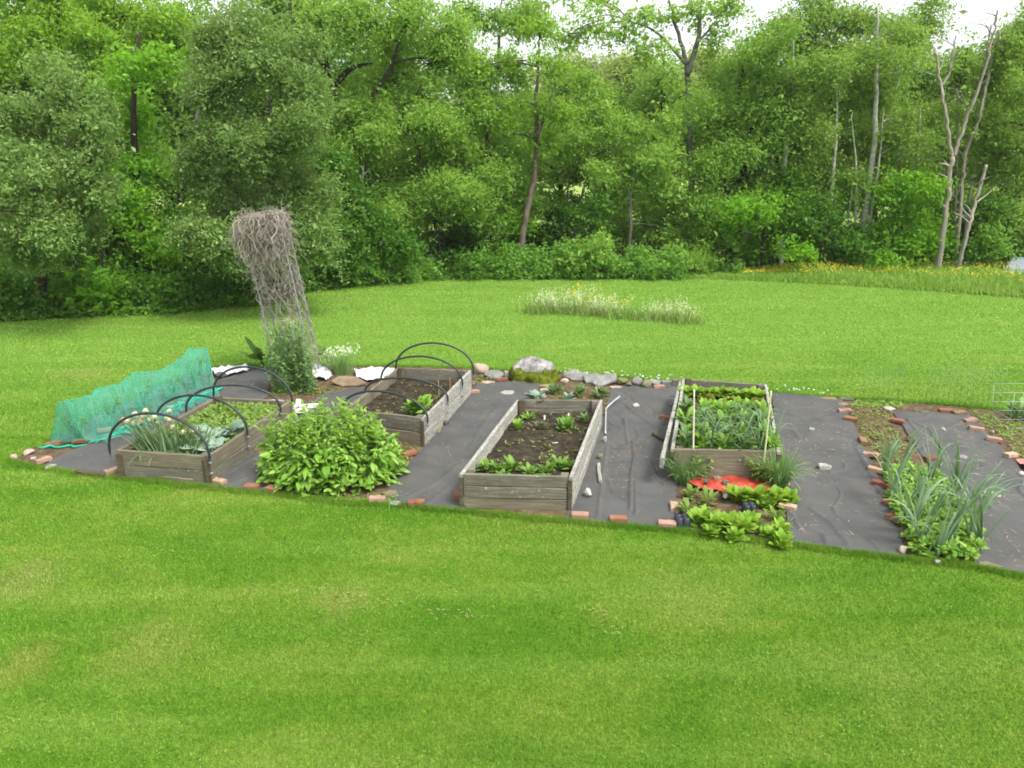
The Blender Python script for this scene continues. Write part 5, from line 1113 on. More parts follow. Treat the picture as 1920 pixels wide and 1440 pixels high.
# ------------------------------------------------------------------ trellis with dead vines, peas and flowers
def trellis():
    g = np.random.default_rng(14); bl, br = G(519, 708), G(588, 715); Yb = (bl.y + br.y) / 2
    T = thing('trellis', 'tall leaning trellis smothered in grey dead vines', 'trellis', (bl + br) / 2)
    tl, tr = A(450, 412, Yb + .05), A(520, 404, Yb + .05); dep = Vector((0, .42, 0))
    for i, (a, b) in enumerate(((bl, tl), (br, tr), (bl + dep, tl + dep), (br + dep, tr + dep))):
        mb = MB(); tube(mb, smooth_line([a, a.lerp(b, .5) + Vector((.02, 0, 0)), b], 14), .013, 8); part(mb, 'pole', M_POLE, T)
    for i, t in enumerate((.72, .88, .99)):
        for q in (Vector(), dep):
            mb = MB(); tube(mb, [bl.lerp(tl, t) + q, br.lerp(tr, t) + q], .0035, 6); part(mb, 'rung', M_POLE, T)
    mb = MB()
    def pt(u, v, w): a = bl.lerp(tl, v); b = br.lerp(tr, v); return a.lerp(b, u) + dep * w
    for _ in range(720):        # thick mat over the head, hanging down
        v0 = g.uniform(.86, 1.03); u, w = g.uniform(-.02, 1.0), g.choice([g.uniform(-.25, .05), g.uniform(-.1, 1.1), g.uniform(.9, 1.15)]); ln = g.uniform(.06, .32) if g.random() < .92 else g.uniform(.3, .5)
        P = [pt(u, v0, w)]; d = Vector((g.normal(0, .5), g.normal(0, .3), g.uniform(-.2, .5)))
        m = int(6 + ln * 14)
        for k in range(m):
            d = d * .5 + Vector((g.normal(-.02, .42), g.normal(0, .5), -.34)); d.normalize(); P.append(P[-1] + d * ln * 2.2 / m)
        tube(mb, P, [g.uniform(.003, .0075), .0022], 5, False)
    for _ in range(380):
        v0 = 1.02 - .50 * g.random() ** 2.0; u, w = g.uniform(-.04, 1.02), g.uniform(-.2, 1.1); P = [pt(u, v0, w)]; d = Vector((g.normal(0, .6), g.normal(0, .4), g.normal(-.2, .4))); m = 9
        for k in range(m): d = d * .6 + Vector((g.normal(0, .5), g.normal(0, .4), g.normal(-.1, .35))); d.normalize(); P.append(P[-1] + d * .045)
        tube(mb, P, [.005, .0022], 4, False)
    for _ in range(110):        # strands that climb the poles and strings
        u = g.choice([0, 0, 1, 1, .3, .55, .75]) + g.normal(0, .04); w = g.choice([0, 1, .5]) + g.normal(0, .05); v = g.uniform(.0, .6); P = []; top = v + g.uniform(.15, .4)
        for k in range(14): P.append(pt(u + .05 * math.sin(k * 1.1 + _) + g.normal(0, .02), v + (top - v) * k / 13, w + .05 * math.cos(k * 1.1 + _)))
        tube(mb, P, [.005, .003], 4, False)
    for (ox, n) in ((-.12, 22), (-.2, 6)):
        for _ in range(n):
            P = [pt(0, g.uniform(.92, 1.0), g.random())]; d = Vector((-1, 0, .2))
            for k in range(8): d = d * .75 + Vector((g.normal(-.05, .2), g.normal(0, .2), -.28)); d.normalize(); P.append(P[-1] + d * .055)
            tube(mb, P, [.006, .0025], 4, False)
    for _ in range(260):        # ragged ends sticking out all round
        P = [pt(g.choice([-.04, 1.04, g.uniform(0, 1)]), 1.03 - .45 * g.random() ** 1.6, g.uniform(-.2, 1.1))]; d = Vector((g.normal(-.15, .8), g.normal(0, .6), g.normal(.05, .5))); d.normalize(); m = 6
        for k in range(m): d = d * .8 + Vector((g.normal(0, .35), g.normal(0, .3), g.normal(-.12, .25))); d.normalize(); P.append(P[-1] + d * g.uniform(.02, .045))
        tube(mb, P, [.0045, .0016], 4, False)
    part(mb, 'dead_vines', M_VINE, T)
    # peas climbing at the foot
    pc = G(545, 738); P0 = thing('pea_vine', 'pale green pea vines climbing the foot of the trellis', 'pea plant', pc); st, lf = MB(), MB()
    for _ in range(85):
        b = Vector((g.uniform(G(513, 735).x, G(590, 735).x), pc.y + g.uniform(-.08, .35), 0)); h = g.uniform(.35, 1.15); P = [b]; 
        for k in range(8): P.append(P[-1] + Vector((g.normal(0, .02) - .01, g.normal(0, .02), h / 8)))
        tube(st, P, [.005, .003], 5, False); n = 30; q = np.array([tuple(P[int(x)]) for x in g.uniform(0, 8.99, n)]) + g.normal(0, .035, (n, 3)); leaves(lf, q, g.uniform(0, 6.28, n), g.uniform(-.2, 1.2, n), g.uniform(.035, .075, n), .038, g.uniform(.2, 1, n), 'round', 2, .25)
    part(st, 'stems', LF['pea'], P0); part(lf, 'leaves', LF['pea'], P0)
    # white flowered feverfew behind, inside the frame
    fc = G(545, 702); fc.y += .15; Fv = thing('feverfew', 'feverfew with small cream flowers growing inside the trellis', 'flowering plant', fc); lf, fl, st = MB(), MB(), MB()
    for _ in range(44):
        b = fc + Vector((g.normal(0, .13), g.normal(0, .1), 0)); t = b + Vector((g.normal(-.02, .07), g.normal(0, .06), g.uniform(.5, .98))); tube(st, [b, t], [.004, .003], 5, False); n = 22; q = np.array([tuple(b.lerp(t, x)) for x in g.uniform(.25, .95, n)]) + g.normal(0, .03, (n, 3)); leaves(lf, q, g.uniform(0, 6.28, n), g.uniform(0, 1, n), .07, .035, .6, 'leaf', 2, .2)
        m = 9; q = np.array(t)[None] + g.normal(0, .025, (m, 3)); diamonds(fl, q, g.normal(0, .5, (m, 3)) + np.array([0, -.4, 1]), np.full(m, .022), .6, g)
    part(st, 'stems', LF['ash'], Fv); part(lf, 'leaves', LF['pea'], Fv); part(fl, 'flowers', M_FLW, Fv, kind='stuff')
    # big leaves beside the trellis
    hp = G(492, 692); mb = MB(); rosette(mb, (hp.x, hp.y + .1, .02), 13, .62, .17, 1.2, g, .9, 'spoon', .05, .18, 7); solo(mb, 'horseradish_plant', LF['horse'], 'dark big leaved horseradish plant left of the trellis', 'horseradish', hp)
    hp = G(604, 672); mb = MB(); rosette(mb, (hp.x - .05, hp.y - .2, .02), 7, .42, .10, .9, g, .9, 'spoon', .05, .15, 6); solo(mb, 'horseradish_plant', LF['horse'], 'smaller dark leaved horseradish plant right of the trellis', 'horseradish', hp)
    # garlic chives in white flower
    gp = G(641, 704); C_ = thing('chive_clump', 'chive clump with small white flowers right of the trellis', 'chives', gp); n = 150; mb = MB(); az = g.uniform(0, 6.28, n)
    P = np.column_stack([gp.x + g.normal(0, .09, n), gp.y + g.normal(.05, .05, n), np.full(n, .01)]); leaves(mb, P, az, g.uniform(1.05, 1.5, n), g.uniform(.25, .5, n), .012, g.uniform(.0, .6, n), 'blade', 6, .5); part(mb, 'leaves', LF['chive'], C_)
    mb = MB(); m = 46; q = np.column_stack([gp.x + g.normal(.02, .15, m), gp.y + g.normal(.05, .07, m), g.uniform(.34, .52, m)]); k = 9; qq = np.repeat(q, k, 0) + g.normal(0, .013, (m * k, 3)); diamonds(mb, qq, g.normal(0, .6, qq.shape) + np.array([0, -.3, 1]), np.full(len(qq), .018), .6, g); part(mb, 'flowers', M_FLWW, C_, kind='stuff')
    wp = G(611, 700); W_ = thing('white_flower_clump', 'low white flowered plant between the trellis and the chives', 'flowering plant', wp); lf, fl = MB(), MB(); n = 90
    q = np.column_stack([wp.x + g.normal(0, .10, n), wp.y + g.normal(.08, .06, n), g.uniform(.08, .34, n)]); leaves(lf, q, g.uniform(0, 6.28, n), g.uniform(0, 1.2, n), .08, .03, .6, 'leaf', 2, .2); q[:, 2] += .06; k = 4; qq = np.repeat(q[:60], k, 0) + g.normal(0, .015, (240, 3)); diamonds(fl, qq, g.normal(0, .6, qq.shape) + np.array([0, -.3, 1]), np.full(240, .018), .6, g); part(lf, 'leaves', LF['chive'], W_); part(fl, 'flowers', M_FLW, W_, kind='stuff')
trellis()

# ------------------------------------------------------------------ wire fences and tomato cages at the right back
def wire_panel(label, pa, pb, top, nv, nh, mat, r=.0022):
    a, b = G(*pa), G(*pb); T = thing('wire_fence', label, 'wire fence', a, 'low wire fences at the back edge'); mb = MB()
    for i in range(nv):
        t = i / (nv - 1); p = a.lerp(b, t); h = zat(top, p.y) * (1 + .05 * math.sin(i * 3.7)); tube(mb, [(p.x, p.y, 0), (p.x + .01 * math.sin(i), p.y, h)], r, 5)
    for j in range(nh):
        z = zat(top, a.y) * (.2 + .7 * j / max(1, nh - 1)); tube(mb, [(a.x, a.y, z), (b.x, b.y, z)], r * .6, 4)
    part(mb, 'wires', mat, T)
wire_panel('faint low wire fence behind the weedy plot', (1618, 752), (1690, 757), 688, 9, 3, M_GWIRE, .002)
wire_panel('taller thin wire fence behind the rightmost fabric', (1734, 760), (1872, 770), 686, 14, 4, M_GWIRE, .003)
def cage(label, px, py, w, levels, h):
    c = G(px, py); c.y += w / 2; T = thing('tomato_cage', label, 'plant cage', c, 'square wire plant cages'); mb = MB()
    cor = [(-1, -1), (1, -1), (1, 1), (-1, 1)]
    for k in range(levels):
        z = .06 + h * k / (levels - 1); s = w / 2 * (.8 + .25 * k / levels); P = [(c.x + x * s, c.y + y * s, z) for x, y in cor]
        for i in range(4): tube(mb, [P[i], P[(i + 1) % 4]], .0019, 5)
    for x, y in cor: tube(mb, [(c.x + x * w / 2 * .8, c.y + y * w / 2 * .8, 0), (c.x + x * w / 2 * 1.05, c.y + y * w / 2 * 1.05, .06 + h)], .0019, 5)
    part(mb, 'wire_frame', M_WIRE, T)
cage('square white wire cage among weeds at the right edge', 1918, 812, .44, 5, .52)
lp = G(1915, 790); leafy('leafy_plant', 'young plant inside the wire cage at the right edge', Vector((lp.x, lp.y + .1, .01)), 9, .25, .07, LF['chive'], 411, .1, 'young plant', prof='leaf')

# ------------------------------------------------------------------ wildflower strip on the lawn, meadow, shed
def wild():
    g = np.random.default_rng(23); mb, fl, fy = MB(), MB(), MB()
    clumps = [(1008, 588, .5), (1035, 585, .55), (1062, 588, .5), (1088, 587, .55), (1110, 591, .45), (1135, 592, .5), (1160, 596, .5), (1183, 598, .55), (1212, 600, .4), (1240, 601, .45), (1265, 603, .5), (1292, 606, .45)]
    labs = ['leftmost cream flowered clump of the wildflower strip', 'second cream flowered clump of the wildflower strip', 'third clump of the wildflower strip, full of cream flowers', 'clump topped with yellow flowers in the wildflower strip', 'clump right of the yellow flowers in the wildflower strip', 'grassy clump left of the middle of the wildflower strip', 'cream flowered clump in the middle of the wildflower strip', 'darkest green clump of the wildflower strip', 'low thin clump right of the darkest green one', 'pinkish dry clump above the bare patch of the wildflower strip', 'white flowered clump near the right end of the wildflower strip', 'rightmost white flowered clump of the wildflower strip']
    for i, (px, py, h) in enumerate(clumps):
        h = h * g.uniform(.6, .95); p = G(px, py); T = thing('wildflower_clump', labs[i], 'wildflowers', p, 'wildflower strip on the lawn'); mb, fl, fy = MB(), MB(), MB(); n = 250
        x, y = p.x + g.normal(0, .23, n), p.y + g.normal(.10, .17, n); az = g.uniform(0, 6.28, n)
        leaves(mb, np.column_stack([x, y, np.zeros(n)]), az, g.uniform(.9, 1.5, n), h * g.uniform(.25, 1.05, n) ** 1.0, .018, g.uniform(.1, .8, n), 'blade', 3, .3)
        part(mb, 'stems', LF['ash'] if i == 7 else LF['mgreen'], T)
        if i in (7,): continue
        m = 40 if i < 7 else 26; k = 9
        q = np.column_stack([p.x + g.normal(0, .25, m), p.y + g.normal(.10, .16, m), h * g.uniform(.45, 1.25, m)]); qq = np.repeat(q, k, 0) + g.normal(0, .03, (m * k, 3)) * np.array([.6, .6, 2.2]); diamonds(fl, qq, g.normal(0, .7, qq.shape) + np.array([0, -.3, .6]), np.full(len(qq), .026), .5, g); part(fl, 'flowers', M_FLW, T, kind='stuff')
        if i in (2, 3, 4, 6):
            m = 16; q = np.column_stack([p.x + g.normal(0, .2, m), p.y + g.normal(.15, .2, m), h * g.uniform(1.1, 1.5, m)]); qq = np.repeat(q, 4, 0) + g.normal(0, .012, (m * 4, 3)); diamonds(fy, qq, g.normal(0, .6, qq.shape) + np.array([0, -.4, .8]), np.full(len(qq), .03), .6, g); part(fy, 'yellow_flowers', M_FLY, T, kind='stuff')
wild()
def meadow():
    g = np.random.default_rng(29); a = [(1290, 523), (1450, 529), (1600, 537), (1750, 548), (1920, 561), (2150, 578)]; b = [(1290, 512), (1450, 503), (1600, 500), (1750, 497), (1920, 500), (2150, 505)]
    q = ruled([G(*p) for p in a], [G(*p) for p in b], 60, 20); N = 42000; u, v = g.uniform(0, 58.99, N), g.uniform(0, 1, N) ** .8 * 18.99; iu, iv = u.astype(int), v.astype(int); fu, fv = (u - iu)[:, None], (v - iv)[:, None]
    P = (q[iu, iv] * (1 - fu) + q[iu + 1, iv] * fu) * (1 - fv) + (q[iu, iv + 1] * (1 - fu) + q[iu + 1, iv + 1] * fu) * fv
    hh = (.16 + .25 * vnoise(P[:, 0], P[:, 1], .5, 2, 2)) * np.clip(.5 + v / 6, .5, 1) * np.clip((u + 6) / 22, .45, 1)
    mb = MB(); leaves(mb, np.column_stack([P, np.zeros(N)]), g.uniform(0, 6.28, N), g.uniform(.9, 1.5, N), hh * g.uniform(.6, 1.2, N), .030, g.uniform(.1, 1.1, N), 'blade', 2, .3); solo(mb, 'meadow_grass', LF['meadow'], 'tall unmown grass strip between the lawn and the wood', 'meadow', (0, 0, 0), kind='stuff')
    k = (v > 4) & (v < 16) & (vnoise(P[:, 0], P[:, 1], .9, 7, 2) > .42) & (u > 8); id_ = np.where(k)[0]; id_ = g.choice(id_, min(1500, len(id_)), False)
    pts = np.column_stack([P[id_], hh[id_] * .95]); flecks('meadow_flowers', 'yellow flowers scattered through the tall grass strip', 'flowers', M_FLY, pts, .032, 0, g, k=3)
meadow()
def shed():
    p = A(1905, 512, 24.5); Y = 24.0
    c = Vector((A(1925, 500, Y).x, Y, 0)); T = thing('shed', 'low wooden hutch with a grey metal roof at the right edge', 'shed', c)
    z0 = zat(512, Y); z1 = zat(484, Y + .8); xl, xr = A(1876, 508, Y).x, A(1876, 508, Y).x + 2.2
    mb = MB()
    for k in range(12):
        V, Fs = beam(.115, .03, z0 + .02, 400 + k, 2, .004, .003); mb.add_many(V + np.array([xl + .45 + k * .12, Y + .12, 0]), Fs)
    for k in range(6):
        V, Fs = beam(.03, .115, z0 + .02 + .05 * k, 420 + k, 2, .004, .003); mb.add_many(V + np.array([xl + .45, Y + .22 + k * .12, 0]), Fs)
    part(mb, 'wall', M_WOODB, T, False)
    mb = MB(); n = 45; xs_ = np.linspace(0, 2.0, n); wv = .012 * np.sin(xs_ * 2 * math.pi / .09)
    fr = np.column_stack([xl + xs_, np.full(n, Y - .05), z0 + wv]); bk = np.column_stack([xl + xs_ + 1.0, np.full(n, Y + 1.0), z1 + wv]); V = np.concatenate([fr, bk, fr - [0, 0, .02], bk - [0, 0, .02]]); i = np.arange(n - 1)
    mb.add(V, np.concatenate([np.stack([i, i + 1, i + 1 + n, i + n], -1), np.stack([i + 2 * n, i + 3 * n, i + 1 + 3 * n, i + 1 + 2 * n], -1), np.stack([i, i + 2 * n, i + 1 + 2 * n, i + 1], -1), np.array([[0, n, 3 * n, 2 * n]])])); part(mb, 'roof', plain('pale metal roof', (.23, .265, .32), .4, .5, .2), T, False)
shed()

# ------------------------------------------------------------------ trees
def tree(name, label, cat, Y, trunks, blobs, leaf, lsize, lai, bark, seed, sprig=.22, group=None, depth=.8, asp=.5, r0=.12, twigs=True, jitter=.6, inner=.35, over=0.0):
    lsize *= .82; g = np.random.default_rng(seed); Y = max(Y, G(*trunks[0][0]).y + .04 * (Y - 22)); base = A(trunks[0][0][0], trunks[0][0][1], Y); base.z = 0
    b_ = A(trunks[0][0][0], trunks[0][0][1], Y); base.x = b_.x; Y = max(Y, float(edge_y(base.x)) + .6 + .08 * (Y - 20))
    T = thing(name, label, cat, base, group); tm = MB(); cm = MB(); joints = []
    for ti, tr in enumerate(trunks):
        r = r0 if ti == 0 else r0 * .62
        if isinstance(tr[-1], (int, float)): r = tr[-1]; tr = tr[:-1]
        P = []
        for k, (px, py) in enumerate(tr):
            p = A(px, py, Y + (g.normal(0, .12) if k else 0)); P.append(p)
        if ti == 0: P[0].z = -.05
        L = smooth_line(P, 7 * (len(P) - 1)); L = [q + Vector((g.normal(0, r * .15), g.normal(0, r * .15), 0)) for q in L]
        tube(tm, L, [r * 1.15, r, r * .8, r * .5, r * .22], 8); joints += L[len(L) // 3:]
    bl = []
    for (px, py, rx, ry) in blobs:
        c = A(px, py, Y - over + g.normal(0, jitter)); s = mpp(c); RX, RZ = rx * s, ry * s; dy = (RX + RZ) / 2 * depth
        bl.append((c, RX, dy, RZ))
        if twigs:
            js = sorted(joints, key=lambda q: (q - c).length + max(0, q.z - c.z) * 2)[:3]
            q = js[0]; tube(tm, smooth_line([q, q.lerp(c, .5) + Vector((0, 0, .15)), c], 8), [r0 * .35, r0 * .2, r0 * .08], 6)
            for _ in range(5):
                e = c + Vector(unit(g, 1)[0]) * np.array([RX, dy, RZ]).mean() * .8; tube(tm, smooth_line([q.lerp(c, .6), c.lerp(e, .4), e], 6), [r0 * .14, r0 * .05], 5)
        # one blob becomes several uneven clumps
        m = max(4, int(RX * RZ * 2.8)); sub = []
        for _ in range(m):
            d = unit(g, 1)[0] * g.uniform(.2, .98); f = g.uniform(.30, .62); sub.append((c + Vector(d * np.array([RX, dy, RZ])), RX * f, dy * f, RZ * f * .85))
        foliage(cm, sub, lsize, lai * 1.35 / (m * .22), sprig, g, asp, inner=inner)
    part(tm, 'trunk', bark, T); part(cm, 'crown', LF[leaf], T)
    return T
t_ = tree
t_('willow_tree', 'large grey green willow leaved tree behind the dead vine trellis', 'tree', 19.5, [[(430, 580), (440, 430), (425, 290), (455, 140)], [(440, 430), (520, 330), (560, 240)], [(430, 330), (370, 240), (390, 150)]],
   [(470, 95, 110, 85), (560, 150, 65, 80), (390, 170, 85, 80), (540, 240, 85, 80), (440, 260, 105, 70), (370, 330, 80, 60), (470, 370, 130, 85), (560, 350, 65, 80), (420, 440, 100, 60), (345, 440, 60, 50), (480, 470, 80, 45), (540, 450, 75, 55), (410, 60, 60, 45), (585, 440, 45, 60)], 'olive', .085, 2.0, M_BARK, 1, .16, over=1.9)
t_('willow_tree', 'grey green willow leaved tree at the left edge of the photo', 'tree', 17.6, [[(72, 590), (80, 450), (60, 300), (80, 180)], [(75, 430), (140, 300)]],
   [(55, 220, 80, 60), (130, 195, 60, 60), (150, 255, 60, 50), (100, 300, 100, 65), (25, 310, 55, 75), (40, 400, 85, 75), (45, 480, 70, 45), (120, 370, 85, 60), (140, 430, 60, 50), (-20, 390, 60, 80), (30, 455, 60, 40), (95, 140, 40, 35), (160, 330, 45, 45)], 'olive', .085, 2.0, M_DARKBARK, 2, .16, over=1.8)
t_('maple_tree', 'bright green maple between the two willow leaved trees', 'tree', 20.6, [[(255, 585), (258, 400), (250, 200), (262, 60)]],
   [(255, 210, 45, 60), (275, 120, 50, 60), (260, 300, 55, 55), (245, 380, 60, 45), (270, 450, 70, 45), (215, 505, 75, 45), (310, 520, 75, 40), (250, 545, 70, 28)], 'maple', .14, 1.9, M_DARKBARK, 3, .22)
t_('yellow_tree', 'yellow green tall tree at the top left corner', 'tree', 22, [[(120, 600), (130, 300), (110, 60), (100, -80)], [(125, 250), (190, 90)]],
   [(110, 60, 85, 50), (50, 110, 75, 50), (180, 75, 60, 60), (150, 150, 75, 50), (25, 40, 50, 40), (60, -20, 70, 40), (190, 190, 50, 60)], 'yellow', .12, 1.5, M_DARKBARK, 4, .22)
t_('yellow_tree', 'yellowish green tree top behind the willow leaved tree, left of its peak', 'tree', 24, [[(230, 580), (222, 250), (215, -60)], [(222, 200), (300, 40)]], [(240, 30, 75, 45), (310, 40, 65, 50), (220, 100, 45, 40), (340, 100, 55, 50), (300, 140, 40, 50), (180, 0, 60, 35)], 'yellow', .12, 1.4, M_DARKBARK, 5, .22)
t_('ash_tree', 'tall dark limbed tree with branches showing against the sky', 'tree', 24, [[(720, 535), (705, 400), (660, 250), (615, 130), (600, -60)], [(628, 160), (660, 128), (700, 118), .09], [(650, 230), (720, 150), (760, 40), .09], [(615, 130), (560, 60), (540, -30), .08]],
   [(590, 30, 75, 50), (690, 50, 85, 60), (790, 50, 80, 70), (840, 120, 60, 60), (750, 150, 85, 60), (660, 190, 60, 35), (790, 230, 80, 50), (680, 270, 70, 50), (730, -20, 100, 40), (610, 230, 45, 45)], 'light', .115, 1.6, M_DARKBARK, 6, .24, r0=.12)
t_('ash_tree', 'tall tree crown behind the peak of the willow leaved tree', 'tree', 27, [[(500, 560), (505, 250), (520, -80)]], [(520, 10, 65, 50), (450, -10, 60, 35), (570, 80, 50, 60), (590, -20, 60, 40)], 'ash', .12, 1.3, M_DARKBARK, 7, .25)
t_('ash_tree', 'rounded mid green tree with soft drooping clumps left of centre', 'tree', 22.2, [[(835, 525), (815, 420), (790, 300), (770, 240)], [(815, 420), (870, 340), .06]],
   [(770, 290, 85, 45), (840, 270, 70, 50), (700, 330, 65, 45), (780, 350, 80, 45), (860, 335, 55, 45), (800, 405, 85, 40), (880, 390, 45, 40), (740, 400, 60, 40)], 'light', .10, 1.9, M_DARKBARK, 8, .2, r0=.05)
t_('sapling', 'thin sapling with a pale straight trunk before the dark maples', 'tree', 21.6, [[(676, 520), (677, 430), (681, 330), (684, 215)], [(680, 330), (700, 310), .02]], [(690, 225, 45, 35), (660, 200, 40, 35), (700, 290, 25, 20)], 'ash', .11, 1.1, M_ASPEN, 9, .2, r0=.05)
t_('maple_tree', 'deep green layered maple left of the pale sapling', 'tree', 22.4, [[(640, 530), (645, 430), (650, 330)]], [(640, 330, 55, 45), (655, 400, 65, 40), (700, 430, 60, 35), (630, 440, 50, 40), (730, 460, 50, 35), (610, 290, 40, 50)], 'dark', .14, 2.0, M_DARKBARK, 10, .22)
t_('vine_tree', 'brown vine wrapped tree with yellow green leaves in the centre', 'tree', 23, [[(972, 510), (980, 440), (1003, 320), (1006, 180), (1012, 70)], [(1006, 260), (1040, 160), .06]],
   [(1015, 70, 42, 45), (1030, 130, 38, 40), (955, 120, 50, 45), (900, 125, 55, 55), (960, 200, 55, 40), (1045, 200, 45, 35), (930, 260, 55, 40), (1030, 270, 40, 30)], 'yellow', .12, 1.3, M_VBARK, 11, .2, r0=.11)
t_('ash_tree', 'mid green tree behind the vine wrapped trunk', 'tree', 25.5, [[(925, 510), (920, 350), (905, 150)]], [(910, 200, 65, 55), (880, 280, 60, 50), (960, 300, 65, 55), (920, 360, 70, 45), (990, 380, 50, 40), (900, 420, 60, 35)], 'ash', .12, 1.4, M_DARKBARK, 12, .22)
t_('sparse_tree', 'thin leafed tall tree against the sky above the centre', 'tree', 31, [[(935, 470), (930, 200), (940, 0)]], [(945, 35, 75, 32), (880, 30, 55, 35), (985, 60, 40, 30), (1000, 10, 60, 25)], 'ash', .16, 1.5, M_BARK, 13, .25, jitter=1)
t_('small_tree', 'light green small tree right of the vine wrapped trunk', 'tree', 22, [[(1068, 500), (1076, 440), (1095, 350), (1112, 220)], [(1078, 450), (1064, 380), (1068, 330), .05]],
   [(1120, 215, 50, 45), (1092, 280, 60, 45), (1160, 285, 50, 45), (1130, 345, 55, 40), (1105, 165, 35, 38), (1190, 340, 40, 35), (1120, 420, 60, 35), (1150, 470, 55, 30)], 'light', .115, 1.6, M_BARK, 14, .2, r0=.07)
t_('small_tree', 'light green small tree with a slim grey trunk below the tall bare trunk', 'tree', 22.8, [[(1178, 510), (1182, 420), (1186, 350), (1215, 260)]], [(1220, 250, 55, 38), (1235, 315, 60, 45), (1200, 300, 45, 40), (1255, 375, 45, 35), (1265, 440, 55, 30)], 'light', .115, 1.5, M_BARK, 15, .2, r0=.055)
t_('sparse_tree', 'tall grey trunked tree with sparse leaves against the white sky', 'tree', 27, [[(1304, 500), (1298, 380), (1293, 240), (1286, 120), (1262, 30), (1250, -20)], [(1289, 140), (1310, 60), (1318, -30), .09], [(1286, 120), (1230, 60), (1180, 40), .05], [(1300, 90), (1350, 30), .04]],
   [(1245, 35, 65, 30), (1310, 25, 65, 38), (1165, 55, 75, 28), (1100, 35, 65, 28), (1340, 70, 35, 30), (1210, 90, 60, 22), (1060, 70, 45, 25), (1130, 5, 70, 25), (1370, 10, 35, 25)], 'light', .18, .75, M_BARK, 16, .26, r0=.11, jitter=.9)
for i, (px, Y, bl, lab) in enumerate(((1120, 36, [(1110, 125, 75, 35), (1060, 165, 60, 40), (1150, 165, 60, 40), (1100, 215, 70, 40)], 'pale tree beyond the small trees, left of the tall bare trunk'), (1220, 38, [(1215, 130, 75, 38), (1260, 165, 55, 40), (1190, 190, 65, 45), (1250, 215, 55, 35)], 'pale tree right behind the tall bare trunk'), (1340, 37, [(1335, 130, 60, 45), (1310, 190, 60, 45), (1360, 200, 50, 60)], 'pale tree between the tall bare trunk and the right hand wood'))):
    t_('pale_tree', lab, 'tree', Y, [[(px, 440), (px + 4, 280), (px, 120)]], bl, 'pale', .16, 1.6, M_BARK, 17 + i, .3, group='pale trees beyond the front trees')
t_('leafy_tree', 'broad mid green tree at the left of the right hand wood', 'tree', 26, [[(1355, 505), (1365, 330), (1385, 180), (1400, 90)], [(1368, 300), (1440, 200), .07]], [(1410, 130, 65, 55), (1350, 220, 60, 55), (1430, 220, 75, 60), (1380, 290, 75, 50), (1335, 310, 45, 45), (1455, 100, 55, 50), (1400, 365, 75, 45), (1330, 380, 45, 40)], 'ash', .125, 1.5, M_DARKBARK, 21, .25)
t_('leafy_tree', 'tall round topped tree at the peak of the right hand wood', 'tree', 28, [[(1520, 505), (1520, 300), (1530, 50)], [(1520, 260), (1590, 120), .07]], [(1480, 60, 60, 45), (1545, 35, 65, 45), (1610, 50, 60, 50), (1500, 140, 80, 60), (1590, 140, 80, 60), (1470, 230, 70, 55), (1560, 240, 90, 60), (1640, 210, 70, 60), (1670, 60, 60, 60), (1730, 35, 55, 40), (1700, 100, 55, 45), (1480, 320, 70, 50), (1570, 330, 80, 50)], 'aspen', .125, 1.5, M_DARKBARK, 22, .25)
AS = [([(1463, 505), (1470, 330), (1484, 190), (1488, 70)], [(1480, 140, 55, 45), (1500, 220, 50, 40), (1450, 190, 45, 40)], .075, 'leaning aspen with a pale trunk at the left of the aspen stand'), ([(1548, 505), (1558, 380), (1568, 250), (1570, 120)], [(1570, 150, 55, 55), (1540, 250, 45, 32), (1600, 120, 45, 50)], .075, 'aspen with a dappled pale trunk, second from the left'),
      ([(1611, 505), (1622, 400), (1640, 250), (1644, 120), (1646, 20)], [(1650, 80, 60, 55), (1640, 165, 60, 45), (1690, 140, 50, 50)], .11, 'thickest straight aspen trunk in the middle of the stand'), ([(1600, 505), (1604, 400), (1605, 310), (1596, 220)], [(1600, 220, 40, 35)], .05, 'thin broken topped aspen close left of the thickest trunk'),
      ([(1622, 505), (1634, 400), (1650, 290), (1657, 200)], [(1675, 230, 50, 45), (1700, 280, 50, 40)], .05, 'thin aspen close right of the thickest trunk'), ([(1700, 505), (1712, 400), (1722, 310), (1725, 200)], [(1725, 220, 55, 50), (1700, 330, 50, 40), (1750, 300, 40, 40)], .05, 'slim aspen between the stand and the forked dead tree'), ([(1668, 505), (1672, 420), (1678, 330)], [(1680, 330, 45, 35)], .035, 'slender young aspen right of the stand'), ([(1583, 505), (1590, 420), (1600, 340)], [(1590, 330, 35, 30)], .035, 'slender young aspen left of the thickest trunk')]
for i, (tr, bl, r, lab) in enumerate(AS): t_('aspen_tree', lab, 'tree', 24.3 - .2 * (i % 3), [tr], bl, 'aspen', .11, .9, M_ASPEN, 30 + i, .22, 'aspens in the right hand wood', r0=r)
def z4(x, y): return (1440 + x / 2.571, y / 2.571)
def dead(label, Y, lines, seed):
    g = np.random.default_rng(seed); base = A(*z4(*lines[0][0][0]), Y); base.z = 0; T = thing('dead_tree', label, 'dead tree', base, 'bare dead trees'); mb = MB()
    for i, (tr, r, r2) in enumerate(lines):
        P = [A(*z4(*q), Y + g.normal(0, .05) + (.2 * i)) for q in tr]
        if i == 0: P[0].z = -.05
        L = [q + Vector((g.normal(0, r * .2), g.normal(0, r * .2), 0)) for q in smooth_line(P, 8 * (len(P) - 1))]; tube(mb, L, [r * .75, r2 * .75], 8)
        for _ in range(6):
            q = L[int(g.uniform(.35, .95) * (len(L) - 1))]; e = q + Vector((g.normal(0, .35), g.normal(0, .3), g.uniform(.1, .5))); tube(mb, smooth_line([q, q.lerp(e, .5) + Vector((g.normal(0, .05), 0, .03)), e], 6), [r2 * .5 + .006, .006], 5)
    part(mb, 'trunk', M_DEAD, T)
